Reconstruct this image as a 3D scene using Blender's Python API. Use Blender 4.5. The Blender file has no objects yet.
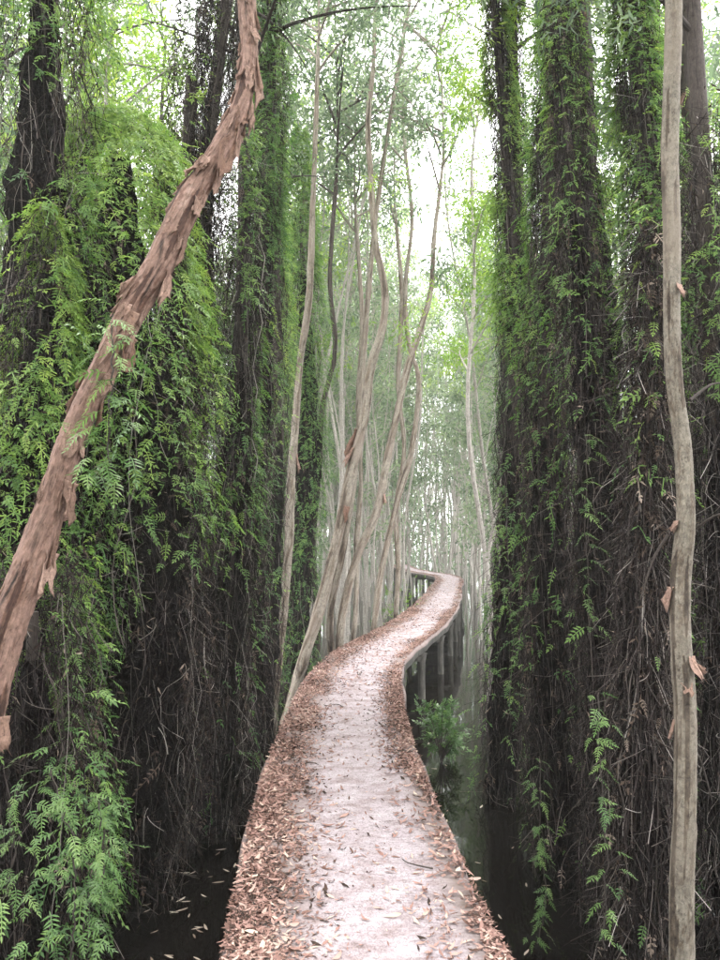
import bpy, math, random
import numpy as np
from mathutils import Vector, Matrix

random.seed(7)
RNG = np.random.default_rng(11)
S = bpy.context.scene
COL = S.collection
R = math.radians

# ---------------------------------------------------------------- camera
F = 740.0                       # focal length in pixels of the 720x960 photograph
PITCH = math.atan(60 / 740)
CAMZ = 2.30                     # water is z = 0, walkway top is z = 0.85
cam = bpy.data.cameras.new('camera')
cam.sensor_fit = 'VERTICAL'; cam.sensor_height = 36.0; cam.lens = 36.0 * F / 960
cam.clip_start = 0.05; cam.clip_end = 1500
co = bpy.data.objects.new('camera', cam); COL.objects.link(co)
co.location = (0, 0, CAMZ); co.rotation_euler = (math.pi / 2 + PITCH, 0, 0)
S.camera = co

# ---------------------------------------------------------------- light
SUN_EL, SUN_AZ = R(62), R(18)
w = bpy.data.worlds.new('World'); S.world = w; w.use_nodes = True
nt = w.node_tree; nt.nodes.clear()
out = nt.nodes.new('ShaderNodeOutputWorld'); bg = nt.nodes.new('ShaderNodeBackground')
sky = nt.nodes.new('ShaderNodeTexSky'); sky.sky_type = 'NISHITA'; sky.sun_disc = False
sky.sun_elevation = SUN_EL; sky.sun_rotation = SUN_AZ; sky.air_density = 1.0; sky.dust_density = 3.0
tc = nt.nodes.new('ShaderNodeTexCoord'); nz = nt.nodes.new('ShaderNodeTexNoise')
nz.inputs['Scale'].default_value = 2.2; nz.inputs['Detail'].default_value = 5
cr = nt.nodes.new('ShaderNodeValToRGB')
cr.color_ramp.elements[0].position = 0.3; cr.color_ramp.elements[0].color = (0.80, 0.80, 0.83, 1)
cr.color_ramp.elements[1].position = 0.7; cr.color_ramp.elements[1].color = (1.0, 0.985, 0.97, 1)
gain = nt.nodes.new('ShaderNodeVectorMath'); gain.operation = 'SCALE'; gain.inputs['Scale'].default_value = 11.0
mx = nt.nodes.new('ShaderNodeMix'); mx.data_type = 'RGBA'; mx.inputs[0].default_value = 0.86
nt.links.new(tc.outputs['Generated'], nz.inputs['Vector']); nt.links.new(nz.outputs['Fac'], cr.inputs[0])
nt.links.new(cr.outputs[0], gain.inputs[0])
nt.links.new(sky.outputs[0], mx.inputs[6]); nt.links.new(gain.outputs[0], mx.inputs[7])
nt.links.new(mx.outputs[2], bg.inputs[0]); bg.inputs[1].default_value = 0.15
nt.links.new(bg.outputs[0], out.inputs[0])
sun = bpy.data.lights.new('sun', 'SUN'); sun.energy = 1.2; sun.angle = R(22); sun.color = (1, 0.96, 0.92)
so = bpy.data.objects.new('sun', sun); COL.objects.link(so)
sd = Vector((math.sin(SUN_AZ) * math.cos(SUN_EL), math.cos(SUN_AZ) * math.cos(SUN_EL), math.sin(SUN_EL)))
so.rotation_euler = sd.to_track_quat('Z', 'Y').to_euler(); so.location = (0, 0, 30)
S.view_settings.view_transform = 'Standard'; S.view_settings.look = 'None'
S.view_settings.exposure = 2.5; S.view_settings.gamma = 1.0
S.cycles.max_bounces = 7; S.cycles.diffuse_bounces = 4; S.cycles.glossy_bounces = 3
S.cycles.transmission_bounces = 4; S.cycles.volume_bounces = 1
S.cycles.use_denoising = True

# ---------------------------------------------------------------- pixel of the photograph -> point at forward distance
cp, sp = math.cos(PITCH), math.sin(PITCH)
def ray(px, py):
    x = (px - 360) / F; y = (480 - py) / F
    return np.array([x, cp - y * sp, sp + y * cp])
def P(px, py, d):
    r = ray(px, py); s = d / r[1]
    return np.array([r[0] * s, d, CAMZ + r[2] * s])
def G(px, py, z=0.0):
    r = ray(px, py); s = (z - CAMZ) / r[2]
    return np.array([r[0] * s, r[1] * s, z])

# ---------------------------------------------------------------- mesh helpers
class MB:
    def __init__(s): s.v = []; s.q = []; s.t = []; s.uv = []; s.tint = []; s.n = 0
    def add(s, v, q=None, t=None, uv=None, tint=0.5):
        v = np.asarray(v, float).reshape(-1, 3)
        s.v.append(v)
        if q is not None and len(q): s.q.append(np.asarray(q, int).reshape(-1, 4) + s.n)
        if t is not None and len(t): s.t.append(np.asarray(t, int).reshape(-1, 3) + s.n)
        s.uv.append(np.zeros((len(v), 2)) if uv is None else np.asarray(uv, float))
        s.tint.append(np.broadcast_to(np.asarray(tint, float), (len(v),)) if np.ndim(tint) < 2 else tint)
        s.n += len(v)
    def mesh(s, name, mat, smooth=False):
        v = np.concatenate(s.v); q = np.concatenate(s.q) if s.q else np.zeros((0, 4), int)
        t = np.concatenate(s.t) if s.t else np.zeros((0, 3), int)
        m = bpy.data.meshes.new(name)
        m.vertices.add(len(v)); m.vertices.foreach_set('co', v.astype(np.float32).ravel())
        nl = len(q) * 4 + len(t) * 3
        m.loops.add(nl); idx = np.concatenate([q.ravel(), t.ravel()]).astype(np.int32)
        m.loops.foreach_set('vertex_index', idx)
        m.polygons.add(len(q) + len(t))
        ls = np.concatenate([np.arange(len(q)) * 4, len(q) * 4 + np.arange(len(t)) * 3]).astype(np.int32)
        m.polygons.foreach_set('loop_start', ls)
        if smooth: m.polygons.foreach_set('use_smooth', np.ones(len(ls), bool))
        m.update(calc_edges=True)
        uv = np.concatenate(s.uv)[idx]
        m.uv_layers.new(name='UVMap').data.foreach_set('uv', uv.astype(np.float32).ravel())
        a = m.attributes.new('tint', 'FLOAT', 'POINT'); a.data.foreach_set('value', np.concatenate(s.tint).astype(np.float32))
        m.materials.append(mat)
        return m

def link(name, data, parent=None, loc=None, kind=None):
    o = bpy.data.objects.new(name, data); COL.objects.link(o)
    if parent is not None: o.parent = parent
    if loc is not None: o.location = loc
    if kind: o['kind'] = kind
    return o
def thing(name, label, cat, loc=(0, 0, 0), rz=0.0, group=None, tilt=(0, 0), scale=1.0):
    o = bpy.data.objects.new(name, None); COL.objects.link(o); o.empty_display_size = 0.1
    o.location = loc; o.rotation_euler = (tilt[0], tilt[1], rz); o.scale = (scale,) * 3
    o['label'] = label; o['category'] = cat
    if group: o['group'] = group
    return o
def copy_thing(src, label, loc, rz, group=None, tilt=(0, 0), scale=1.0):
    c = src.copy(); COL.objects.link(c); c.location = loc; c.rotation_euler = (tilt[0], tilt[1], rz); c.scale = (scale,) * 3
    c['label'] = label
    if group: c['group'] = group
    elif 'group' in c: del c['group']
    for ch in src.children:
        k = ch.copy(); COL.objects.link(k); k.parent = c
    return c

def norm(a): return a / np.maximum(np.linalg.norm(a, axis=-1, keepdims=True), 1e-9)
def catmull(pts, n):
    p = np.asarray(pts, float); p = np.vstack([2 * p[0] - p[1], p, 2 * p[-1] - p[-2]])
    o = []; seg = len(p) - 3
    for u in np.linspace(0, seg - 1e-6, n):
        i = int(u); t = u - i; a, b, c, d = p[i:i + 4]
        o.append(0.5 * ((2 * b) + (c - a) * t + (2 * a - 5 * b + 4 * c - d) * t * t + (3 * b - a - 3 * c + d) * t ** 3))
    return np.array(o)
def frames(p):
    t = np.gradient(p, axis=0); t = norm(t)
    up = np.array([1., 0, 0]) if abs(t[0][0]) < 0.7 else np.array([0, 1., 0])
    n = np.cross(t, up); n = norm(n); b = np.cross(t, n)
    return t, n, b
def tube(mb, p, r, ns=10, disp=None, tint=0.5, vs=1.0, cap=True):
    p = np.asarray(p, float); K = len(p); r = np.broadcast_to(np.asarray(r, float), (K,))
    t, n, b = frames(p)
    a = np.linspace(0, 2 * np.pi, ns + 1)
    rr = r[:, None] * np.ones((1, ns + 1))
    if disp is not None: rr = rr + disp
    v = p[:, None, :] + rr[..., None] * (np.cos(a)[None, :, None] * n[:, None, :] + np.sin(a)[None, :, None] * b[:, None, :])
    L = np.concatenate([[0], np.cumsum(np.linalg.norm(np.diff(p, axis=0), axis=1))])
    uv = np.stack(np.broadcast_arrays(a[None, :] / (2 * np.pi), L[:, None] * vs), -1).reshape(-1, 2)
    i, j = np.meshgrid(np.arange(K - 1), np.arange(ns), indexing='ij')
    A = i * (ns + 1) + j
    q = np.stack([A, A + 1, A + ns + 2, A + ns + 1], -1).reshape(-1, 4)
    mb.add(v.reshape(-1, 3), q, uv=uv, tint=tint)
    if cap:
        for e in (0, K - 1):
            base = v[e, :ns]; tt = [(k, (k + 1) % ns, ns) for k in range(ns)]
            mb.add(np.vstack([base, p[e]]), t=tt, tint=tint)
    return v
def ribbons(mb, paths, width, rng, ns=2, tint=None):
    """paths N x K x 3 -> thin strands, flat (ns=2) or three sided (ns=3)."""
    N, K, _ = paths.shape
    t = norm(np.gradient(paths, axis=1))
    s = norm(np.cross(t, norm(rng.normal(size=(N, 1, 3)))))
    b = np.cross(t, s); wv = np.broadcast_to(width, (N, K))[..., None] * 0.5
    if ns == 2: off = [s * wv, -s * wv]
    else: off = [wv * (math.cos(a) * s + math.sin(a) * b) for a in (0, 2.094, 4.189)]
    v = (paths[:, :, None] + np.stack(off, 2)).reshape(-1, 3)
    n_, k_, j_ = np.meshgrid(np.arange(N), np.arange(K - 1), np.arange(1 if ns == 2 else 3), indexing='ij')
    a0 = (n_ * K + k_) * ns + j_; a1 = (n_ * K + k_) * ns + (j_ + 1) % ns
    q = np.stack([a0, a1, a1 + ns, a0 + ns], -1).reshape(-1, 4)
    ti = rng.random(N) if tint is None else tint
    mb.add(v, q, tint=np.repeat(ti, K * ns))
def scatter(mb, tv, tq, pos, X, Y, Z, sc, tint):
    """copies of a template at pos with axes X (along), Y (side), Z (up)."""
    N = len(pos); V = len(tv)
    sc = np.broadcast_to(sc, (N,))[:, None, None]
    v = pos[:, None] + sc * (tv[None, :, 0, None] * X[:, None] + tv[None, :, 1, None] * Y[:, None] + tv[None, :, 2, None] * Z[:, None])
    q = (tq[None] + (np.arange(N) * V)[:, None, None]).reshape(-1, 4)
    mb.add(v.reshape(-1, 3), q, tint=np.repeat(np.broadcast_to(tint, (N,)), V))

def vnoise(x, y, seed=0, per=None):
    """value noise on arrays, periodic in x if per is set."""
    def h(i, j):
        if per: i = np.mod(i, per)
        k = (i * 374761393 + j * 668265263 + seed * 1442695041) & 0x7fffffff
        k = ((k ^ (k >> 13)) * 1274126177) & 0x7fffffff
        return ((k ^ (k >> 16)) & 0xffff) / 65535.0
    x0 = np.floor(x).astype(np.int64); y0 = np.floor(y).astype(np.int64); fx = x - x0; fy = y - y0
    fx = fx * fx * (3 - 2 * fx); fy = fy * fy * (3 - 2 * fy)
    return (h(x0, y0) * (1 - fx) + h(x0 + 1, y0) * fx) * (1 - fy) + (h(x0, y0 + 1) * (1 - fx) + h(x0 + 1, y0 + 1) * fx) * fy

# ---------------------------------------------------------------- materials
def mat(name): 
    m = bpy.data.materials.new(name); m.use_nodes = True
    return m, m.node_tree, m.node_tree.nodes['Principled BSDF']
def N(nt, t, **kw):
    n = nt.nodes.new(t)
    for k, v in kw.items():
        if k in n.inputs.keys(): n.inputs[k].default_value = v
        else: setattr(n, k, v)
    return n
def ramp(nt, stops, src):
    c = nt.nodes.new('ShaderNodeValToRGB'); e = c.color_ramp.elements
    e[0].position = stops[0][0]; e[0].color = (*stops[0][1], 1)
    e[1].position = stops[-1][0]; e[1].color = (*stops[-1][1], 1)
    for p, col in stops[1:-1]:
        x = e.new(p); x.color = (*col, 1)
    nt.links.new(src, c.inputs[0]); return c
def mixc(nt, fac, a, b, mode='MIX'):
    m = nt.nodes.new('ShaderNodeMix'); m.data_type = 'RGBA'; m.blend_type = mode
    for i, s in ((0, fac), (6, a), (7, b)):
        if isinstance(s, (int, float)): m.inputs[i].default_value = s
        elif isinstance(s, tuple): m.inputs[i].default_value = (*s, 1)
        else: nt.links.new(s, m.inputs[i])
    return m.outputs[2]
def bump(nt, bs, h, strength, dist=0.01):
    b = N(nt, 'ShaderNodeBump', Strength=strength, Distance=dist)
    nt.links.new(h, b.inputs['Height']); nt.links.new(b.outputs[0], bs.inputs['Normal'])

def leaf_mat(name, stops, trans=0.35, rough=0.5, spread=0.25):
    m, nt, bs = mat(name)
    at = N(nt, 'ShaderNodeAttribute', attribute_name='tint'); oi = N(nt, 'ShaderNodeObjectInfo')
    ma = N(nt, 'ShaderNodeMath', operation='MULTIPLY_ADD'); nt.links.new(oi.outputs['Random'], ma.inputs[0])
    ma.inputs[1].default_value = spread; nt.links.new(at.outputs['Fac'], ma.inputs[2])
    mb_ = N(nt, 'ShaderNodeMath', operation='SUBTRACT'); nt.links.new(ma.outputs[0], mb_.inputs[0]); mb_.inputs[1].default_value = spread / 2
    c = ramp(nt, stops, mb_.outputs[0])
    nt.links.new(c.outputs[0], bs.inputs['Base Color']); bs.inputs['Roughness'].default_value = rough
    bs.inputs['Specular IOR Level'].default_value = 0.35 if trans > .2 else .06
    if trans > 0:
        tr = N(nt, 'ShaderNodeBsdfTranslucent'); ms = N(nt, 'ShaderNodeMixShader'); ms.inputs[0].default_value = trans
        br = N(nt, 'ShaderNodeHueSaturation', Saturation=1.1, Value=1.5); nt.links.new(c.outputs[0], br.inputs['Color'])
        nt.links.new(br.outputs[0], tr.inputs['Color'])
        nt.links.new(bs.outputs[0], ms.inputs[1]); nt.links.new(tr.outputs[0], ms.inputs[2])
        nt.links.new(ms.outputs[0], nt.nodes['Material Output'].inputs[0])
    return m
M = {}
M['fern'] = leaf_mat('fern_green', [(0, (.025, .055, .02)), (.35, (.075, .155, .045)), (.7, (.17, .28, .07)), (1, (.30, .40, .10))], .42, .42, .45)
M['fern_bright'] = leaf_mat('fern_bright_green', [(0, (.045, .095, .03)), (.5, (.09, .17, .05)), (1, (.18, .27, .085))], .35, .35, .5)
M['crown'] = leaf_mat('paperbark_leaf', [(0, (.06, .09, .055)), (.5, (.12, .165, .095)), (1, (.21, .26, .15))], .55, .45)
M['crown_yellow'] = leaf_mat('yellow_green_leaf', [(0, (.08, .15, .03)), (.5, (.15, .24, .05)), (1, (.26, .33, .08))], .6, .45)
M['strand'] = leaf_mat('dead_stem', [(0, (.006, .0045, .0045)), (.5, (.020, .0155, .0145)), (.8, (.055, .044, .040)), (.95, (.14, .12, .105)), (1, (.30, .27, .245))], 0, .8, .1)

M['dead_leaf'] = leaf_mat('withered_frond', [(0, (.02, .014, .011)), (.6, (.05, .036, .029)), (.9, (.12, .088, .068)), (1, (.34, .27, .22))], .15, .7, .1)
M['litter'] = leaf_mat('fallen_leaf', [(0, (.035, .025, .02)), (.22, (.13, .075, .06)), (.55, (.27, .16, .135)), (.85, (.38, .26, .22)), (1, (.50, .40, .32))], .05, .75, .6)
M['float'] = leaf_mat('floating_leaf', [(0, (.13, .09, .06)), (.6, (.32, .25, .2)), (1, (.55, .48, .4))], .0, .5, .6)

m, nt, bs = mat('dead_root_mass')
tcx = N(nt, 'ShaderNodeTexCoord'); mp = N(nt, 'ShaderNodeMapping'); mp.inputs['Scale'].default_value = (1, 1, .22); nt.links.new(tcx.outputs['Object'], mp.inputs[0])
na = N(nt, 'ShaderNodeTexNoise', Scale=75.0, Detail=4.0, Roughness=.75, Distortion=1.5); nt.links.new(mp.outputs[0], na.inputs['Vector'])
nb = N(nt, 'ShaderNodeTexNoise', Scale=60.0, Detail=4.0, Roughness=.7, Distortion=2.0); nt.links.new(tcx.outputs['Object'], nb.inputs['Vector'])
ml = N(nt, 'ShaderNodeMath', operation='MULTIPLY'); nt.links.new(na.outputs['Fac'], ml.inputs[0]); nt.links.new(nb.outputs['Fac'], ml.inputs[1])
c = ramp(nt, [(.15, (.003, .002, .002)), (.27, (.009, .007, .0065)), (.37, (.038, .030, .027)), (.46, (.14, .12, .11))], ml.outputs[0])
nt.links.new(c.outputs[0], bs.inputs['Base Color']); bs.inputs['Roughness'].default_value = .95; bs.inputs['Specular IOR Level'].default_value = .04; bump(nt, bs, ml.outputs[0], 1.0, .05)
M['mantle'] = m

def bark_mat(name, base, crack, pale, uscale=6, vscale=3.0, bumpd=.01, patch=None, rough=.85):
    m, nt, bs = mat(name)
    uv = N(nt, 'ShaderNodeTexCoord')
    mp = N(nt, 'ShaderNodeMapping'); mp.inputs['Scale'].default_value = (uscale, vscale, 1); nt.links.new(uv.outputs['UV'], mp.inputs[0])
    n1 = N(nt, 'ShaderNodeTexNoise', Scale=1.0, Detail=8.0, Roughness=.65, Distortion=.6); nt.links.new(mp.outputs[0], n1.inputs['Vector'])
    n2 = N(nt, 'ShaderNodeTexNoise', Scale=34.0, Detail=6.0, Roughness=.75); nt.links.new(uv.outputs['Object'], n2.inputs['Vector'])
    n3 = N(nt, 'ShaderNodeTexNoise', Scale=2.3, Detail=3.0); nt.links.new(uv.outputs['Object'], n3.inputs['Vector'])
    mq = N(nt, 'ShaderNodeMapping'); mq.inputs['Scale'].default_value = (uscale * 4.5, vscale * 3.5, 1); nt.links.new(uv.outputs['UV'], mq.inputs[0])
    n4 = N(nt, 'ShaderNodeTexNoise', Scale=1.0, Detail=6.0, Roughness=.7, Distortion=1.2); nt.links.new(mq.outputs[0], n4.inputs['Vector'])
    c = ramp(nt, [(.32, crack), (.46, base), (.60, base), (.72, pale)], n1.outputs['Fac'])
    fine = ramp(nt, [(.36, (.28, .25, .24)), (.44, (.85, .85, .85)), (.58, (1.05, 1.05, 1.05)), (.68, (1.45, 1.42, 1.38))], n4.outputs['Fac'])
    cm_0 = mixc(nt, .8, c.outputs[0], fine.outputs[0], 'MULTIPLY')
    at = N(nt, 'ShaderNodeAttribute', attribute_name='tint')
    pl = ramp(nt, [(0, (.30, .26, .25)), (.22, (.62, .55, .50)), (.5, (1, 1, 1)), (.8, (1.12, 1.12, 1.12)), (1, (1.3, 1.36, 1.4))], at.outputs['Fac'])
    c0 = mixc(nt, 1.0, cm_0, pl.outputs[0], 'MULTIPLY')
    c2 = mixc(nt, .6, c0, ramp(nt, [(.3, (.35, .35, .35)), (.7, (1.4, 1.4, 1.4))], n2.outputs['Fac']).outputs[0], 'MULTIPLY')
    if patch:
        f = ramp(nt, [(.48, (0, 0, 0)), (.70, (.6, .6, .6))], n3.outputs['Fac'])
        c2 = mixc(nt, f.outputs[0], c2, patch)
    nt.links.new(c2, bs.inputs['Base Color']); bs.inputs['Roughness'].default_value = rough
    bs.inputs['Specular IOR Level'].default_value = .25
    ad = N(nt, 'ShaderNodeMath', operation='MULTIPLY_ADD'); nt.links.new(n2.outputs['Fac'], ad.inputs[0]); ad.inputs[1].default_value = .4
    nt.links.new(n4.outputs['Fac'], ad.inputs[2])
    bump(nt, bs, ad.outputs[0], .8, bumpd)
    return m
M['bark_red'] = bark_mat('peeling_red_bark', (.27, .168, .132), (.02, .014, .011), (.48, .35, .29), 9, 3.2, .02)
M['bark_flap'] = bark_mat('papery_bark_flap', (.31, .20, .155), (.07, .042, .03), (.50, .38, .31), 4, 3, .006)
M['bark_pale'] = bark_mat('pale_paperbark', (.20, .175, .14), (.11, .09, .07), (.27, .245, .20), 4, 11, .01, (.20, .165, .13))
M['bark_grey'] = bark_mat('grey_brown_bark', (.075, .06, .052), (.018, .014, .012), (.15, .125, .105), 6, 3, .012)
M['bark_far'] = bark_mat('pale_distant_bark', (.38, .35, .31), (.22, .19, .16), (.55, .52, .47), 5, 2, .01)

M['bark_mid'] = bark_mat('pale_pinkish_bark', (.28, .245, .20), (.10, .08, .065), (.40, .36, .30), 5, 3, .008, (.25, .20, .165))
# walkway concrete
m, nt, bs = mat('stamped_concrete')
tcx = N(nt, 'ShaderNodeTexCoord')
def mapped(sx, sy):
    mp = N(nt, 'ShaderNodeMapping'); mp.inputs['Scale'].default_value = (sx, sy, 1); nt.links.new(tcx.outputs['UV'], mp.inputs[0]); return mp.outputs[0]
na = N(nt, 'ShaderNodeTexNoise', Scale=1.0, Detail=9.0, Roughness=.68, Distortion=.4); nt.links.new(mapped(5, 6.5), na.inputs['Vector'])
nb = N(nt, 'ShaderNodeTexNoise', Scale=1.0, Detail=5.0, Roughness=.6); nt.links.new(mapped(70, 47), nb.inputs['Vector']); nb.inputs['Distortion'].default_value = 1.5
wv = N(nt, 'ShaderNodeTexWave', wave_type='RINGS', rings_direction='Z'); wv.inputs['Scale'].default_value = 1.0
wv.inputs['Distortion'].default_value = 5.0; wv.inputs['Detail'].default_value = 2.0; wv.inputs['Detail Scale'].default_value = .6
nt.links.new(mapped(4.5, 12), wv.inputs['Vector'])
ca = ramp(nt, [(.24, (.12, .085, .078)), (.37, (.23, .185, .185)), (.50, (.315, .275, .288)), (.68, (.40, .365, .38))], na.outputs['Fac'])
cb = ramp(nt, [(.32, (.45, .41, .39)), (.56, (1.08, 1.06, 1.06))], nb.outputs['Fac'])
cc = mixc(nt, .8, ca.outputs[0], cb.outputs[0], 'MULTIPLY')
cw = ramp(nt, [(.0, (.80, .77, .76)), (.25, (1, 1, 1))], wv.outputs['Fac'])
cc = mixc(nt, .08, cc, cw.outputs[0], 'MULTIPLY')
sep = N(nt, 'ShaderNodeSeparateXYZ'); nt.links.new(tcx.outputs['UV'], sep.inputs[0])
# leaf-stained edges: the concrete itself is brown where litter lies
el = ramp(nt, [(-.0, (1, 1, 1)), (.20, (1, 1, 1)), (.38, (0, 0, 0)), (.80, (0, 0, 0)), (.93, (1, 1, 1))], sep.outputs[0])
st = mixc(nt, 1.0, el.outputs[0], ramp(nt, [(.3, (.25, .25, .25)), (.6, (1, 1, 1))], na.outputs['Fac']).outputs[0], 'MULTIPLY')
cc = mixc(nt, st, cc, (.165, .125, .110))
nt.links.new(cc, bs.inputs['Base Color']); bs.inputs['Roughness'].default_value = .95; bs.inputs['Specular IOR Level'].default_value = .12
hh = N(nt, 'ShaderNodeMath', operation='MULTIPLY_ADD'); nt.links.new(nb.outputs['Fac'], hh.inputs[0]); hh.inputs[1].default_value = .5; nt.links.new(wv.outputs['Fac'], hh.inputs[2])
bump(nt, bs, hh.outputs[0], .22, .005)
M['concrete'] = m
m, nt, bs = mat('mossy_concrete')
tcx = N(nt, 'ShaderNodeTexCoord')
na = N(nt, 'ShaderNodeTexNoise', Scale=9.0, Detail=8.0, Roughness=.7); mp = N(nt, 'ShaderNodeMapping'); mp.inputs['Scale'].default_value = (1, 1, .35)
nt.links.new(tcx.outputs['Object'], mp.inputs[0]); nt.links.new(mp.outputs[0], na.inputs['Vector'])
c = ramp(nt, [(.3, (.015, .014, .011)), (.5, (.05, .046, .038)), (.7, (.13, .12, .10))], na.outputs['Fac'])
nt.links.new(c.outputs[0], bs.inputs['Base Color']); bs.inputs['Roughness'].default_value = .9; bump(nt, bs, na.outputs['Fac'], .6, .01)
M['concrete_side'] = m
m, nt, bs = mat('swamp_water')
bs.inputs['Base Color'].default_value = (.006, .005, .004, 1); bs.inputs['Roughness'].default_value = .035; bs.inputs['IOR'].default_value = 1.33
tcx = N(nt, 'ShaderNodeTexCoord'); na = N(nt, 'ShaderNodeTexNoise', Scale=2.2, Detail=2.0); nt.links.new(tcx.outputs['Object'], na.inputs['Vector'])
bump(nt, bs, na.outputs['Fac'], .10, .02)
M['water'] = m
m, nt, bs = mat('swamp_mud'); bs.inputs['Base Color'].default_value = (.02, .016, .012, 1); bs.inputs['Roughness'].default_value = 1
M['mud'] = m

# ---------------------------------------------------------------- leaf templates (x along, y side, z up)
def leaflet(p0, d, L, W, fine=False, droop=.15):
    """one folded leaflet from p0 in direction d (in the xy plane)."""
    d = np.array([d[0], d[1], 0.]); d /= np.linalg.norm(d); s = np.array([-d[1], d[0], 0])
    up = np.array([0, 0, 1.])
    if not fine:
        v = [p0, p0 + d * L * .45 + s * W / 2 + up * W * .15, p0 + d * L - up * L * droop, p0 + d * L * .45 - s * W / 2 + up * W * .15]
        return np.array(v), np.array([[0, 1, 2, 3]])
    v = [p0]; 
    for t, wd in ((.25, .9), (.6, .85)):
        c = p0 + d * L * t - up * L * droop * t * t
        v += [c + s * W * wd / 2 + up * W * .14, c, c - s * W * wd / 2 + up * W * .14]
    v.append(p0 + d * L - up * L * droop)
    q = [[0, 2, 1, 1], [0, 3, 2, 2], [1, 2, 5, 4], [2, 3, 6, 5], [4, 5, 7, 7], [5, 6, 7, 7]]
    return np.array(v), q
def frond_template(npairs, L, leafL, leafW, fine=False, curve=.25, rng=None, drop=0):
    rng = rng or RNG
    V = []; Q = []; T = []; n = 0
    def rach(t): return np.array([L * t, 0, L * (.12 * math.sin(t * 2.4) - curve * t * t)])
    for k in range(4):
        a, b = rach(k / 4), rach((k + 1) / 4); wd = .0025 + leafW * .04
        V += [a + [0, wd, 0], a - [0, wd, 0], b - [0, wd, 0], b + [0, wd, 0]]; Q.append([n, n + 1, n + 2, n + 3]); n += 4
    def put(p0, d, l, wd):
        nonlocal n
        v, q = leaflet(p0, d, l, wd, fine, rng.uniform(.05, .35))
        for x in v: V.append(x)
        for f in q:
            if len(set(f)) == 3:
                u = []; [u.append(i) for i in f if i not in u]; T.append([i + n for i in u])
            else: Q.append([i + n for i in f])
        n += len(v)
    for k in range(npairs):
        t = .18 + .76 * k / max(npairs - 1, 1)
        sz = math.sin(math.pi * (.25 + .62 * t)) * rng.uniform(.75, 1.15)
        ang = 1.25 - .55 * t
        for sgn in (-1, 1):
            a = ang + rng.uniform(-.2, .2)
            if rng.random() < drop: continue
            put(rach(t), (math.cos(a), sgn * math.sin(a)), leafL * sz, leafW * (0.8 + .2 * sz))
    put(rach(1), (1, 0), leafL * .8, leafW)
    return np.array(V), np.array(Q), np.array(T) if T else np.zeros((0, 3), int)
FR = [frond_template(5, .17, .075, .020, rng=RNG, drop=.1)[:2], frond_template(7, .22, .065, .016, rng=RNG, drop=.2)[:2], frond_template(3, .10, .08, .024, rng=RNG)[:2], frond_template(4, .13, .10, .022, curve=.5, rng=RNG, drop=.25)[:2], frond_template(2, .07, .07, .026, rng=RNG)[:2], frond_template(6, .26, .055, .018, curve=.6, rng=RNG, drop=.3)[:2]]
FR_FAR = frond_template(4, .22, .11, .03, rng=RNG)[:2]
def lance(L, W):  # a single lanceolate leaf, two quads
    v = np.array([[0, 0, 0], [L * .35, W / 2, .004], [L * .4, 0, -.003], [L * .35, -W / 2, .004], [L, 0, -L * .15]])
    return v, np.array([[0, 2, 4, 1], [0, 3, 4, 2]])
LEAF = lance(.085, .017); LEAF_FAR = lance(.14, .035)

def basis(X, up):
    X = norm(X); Y = norm(np.cross(up, X)); Z = np.cross(X, Y); return X, Y, Z

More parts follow.
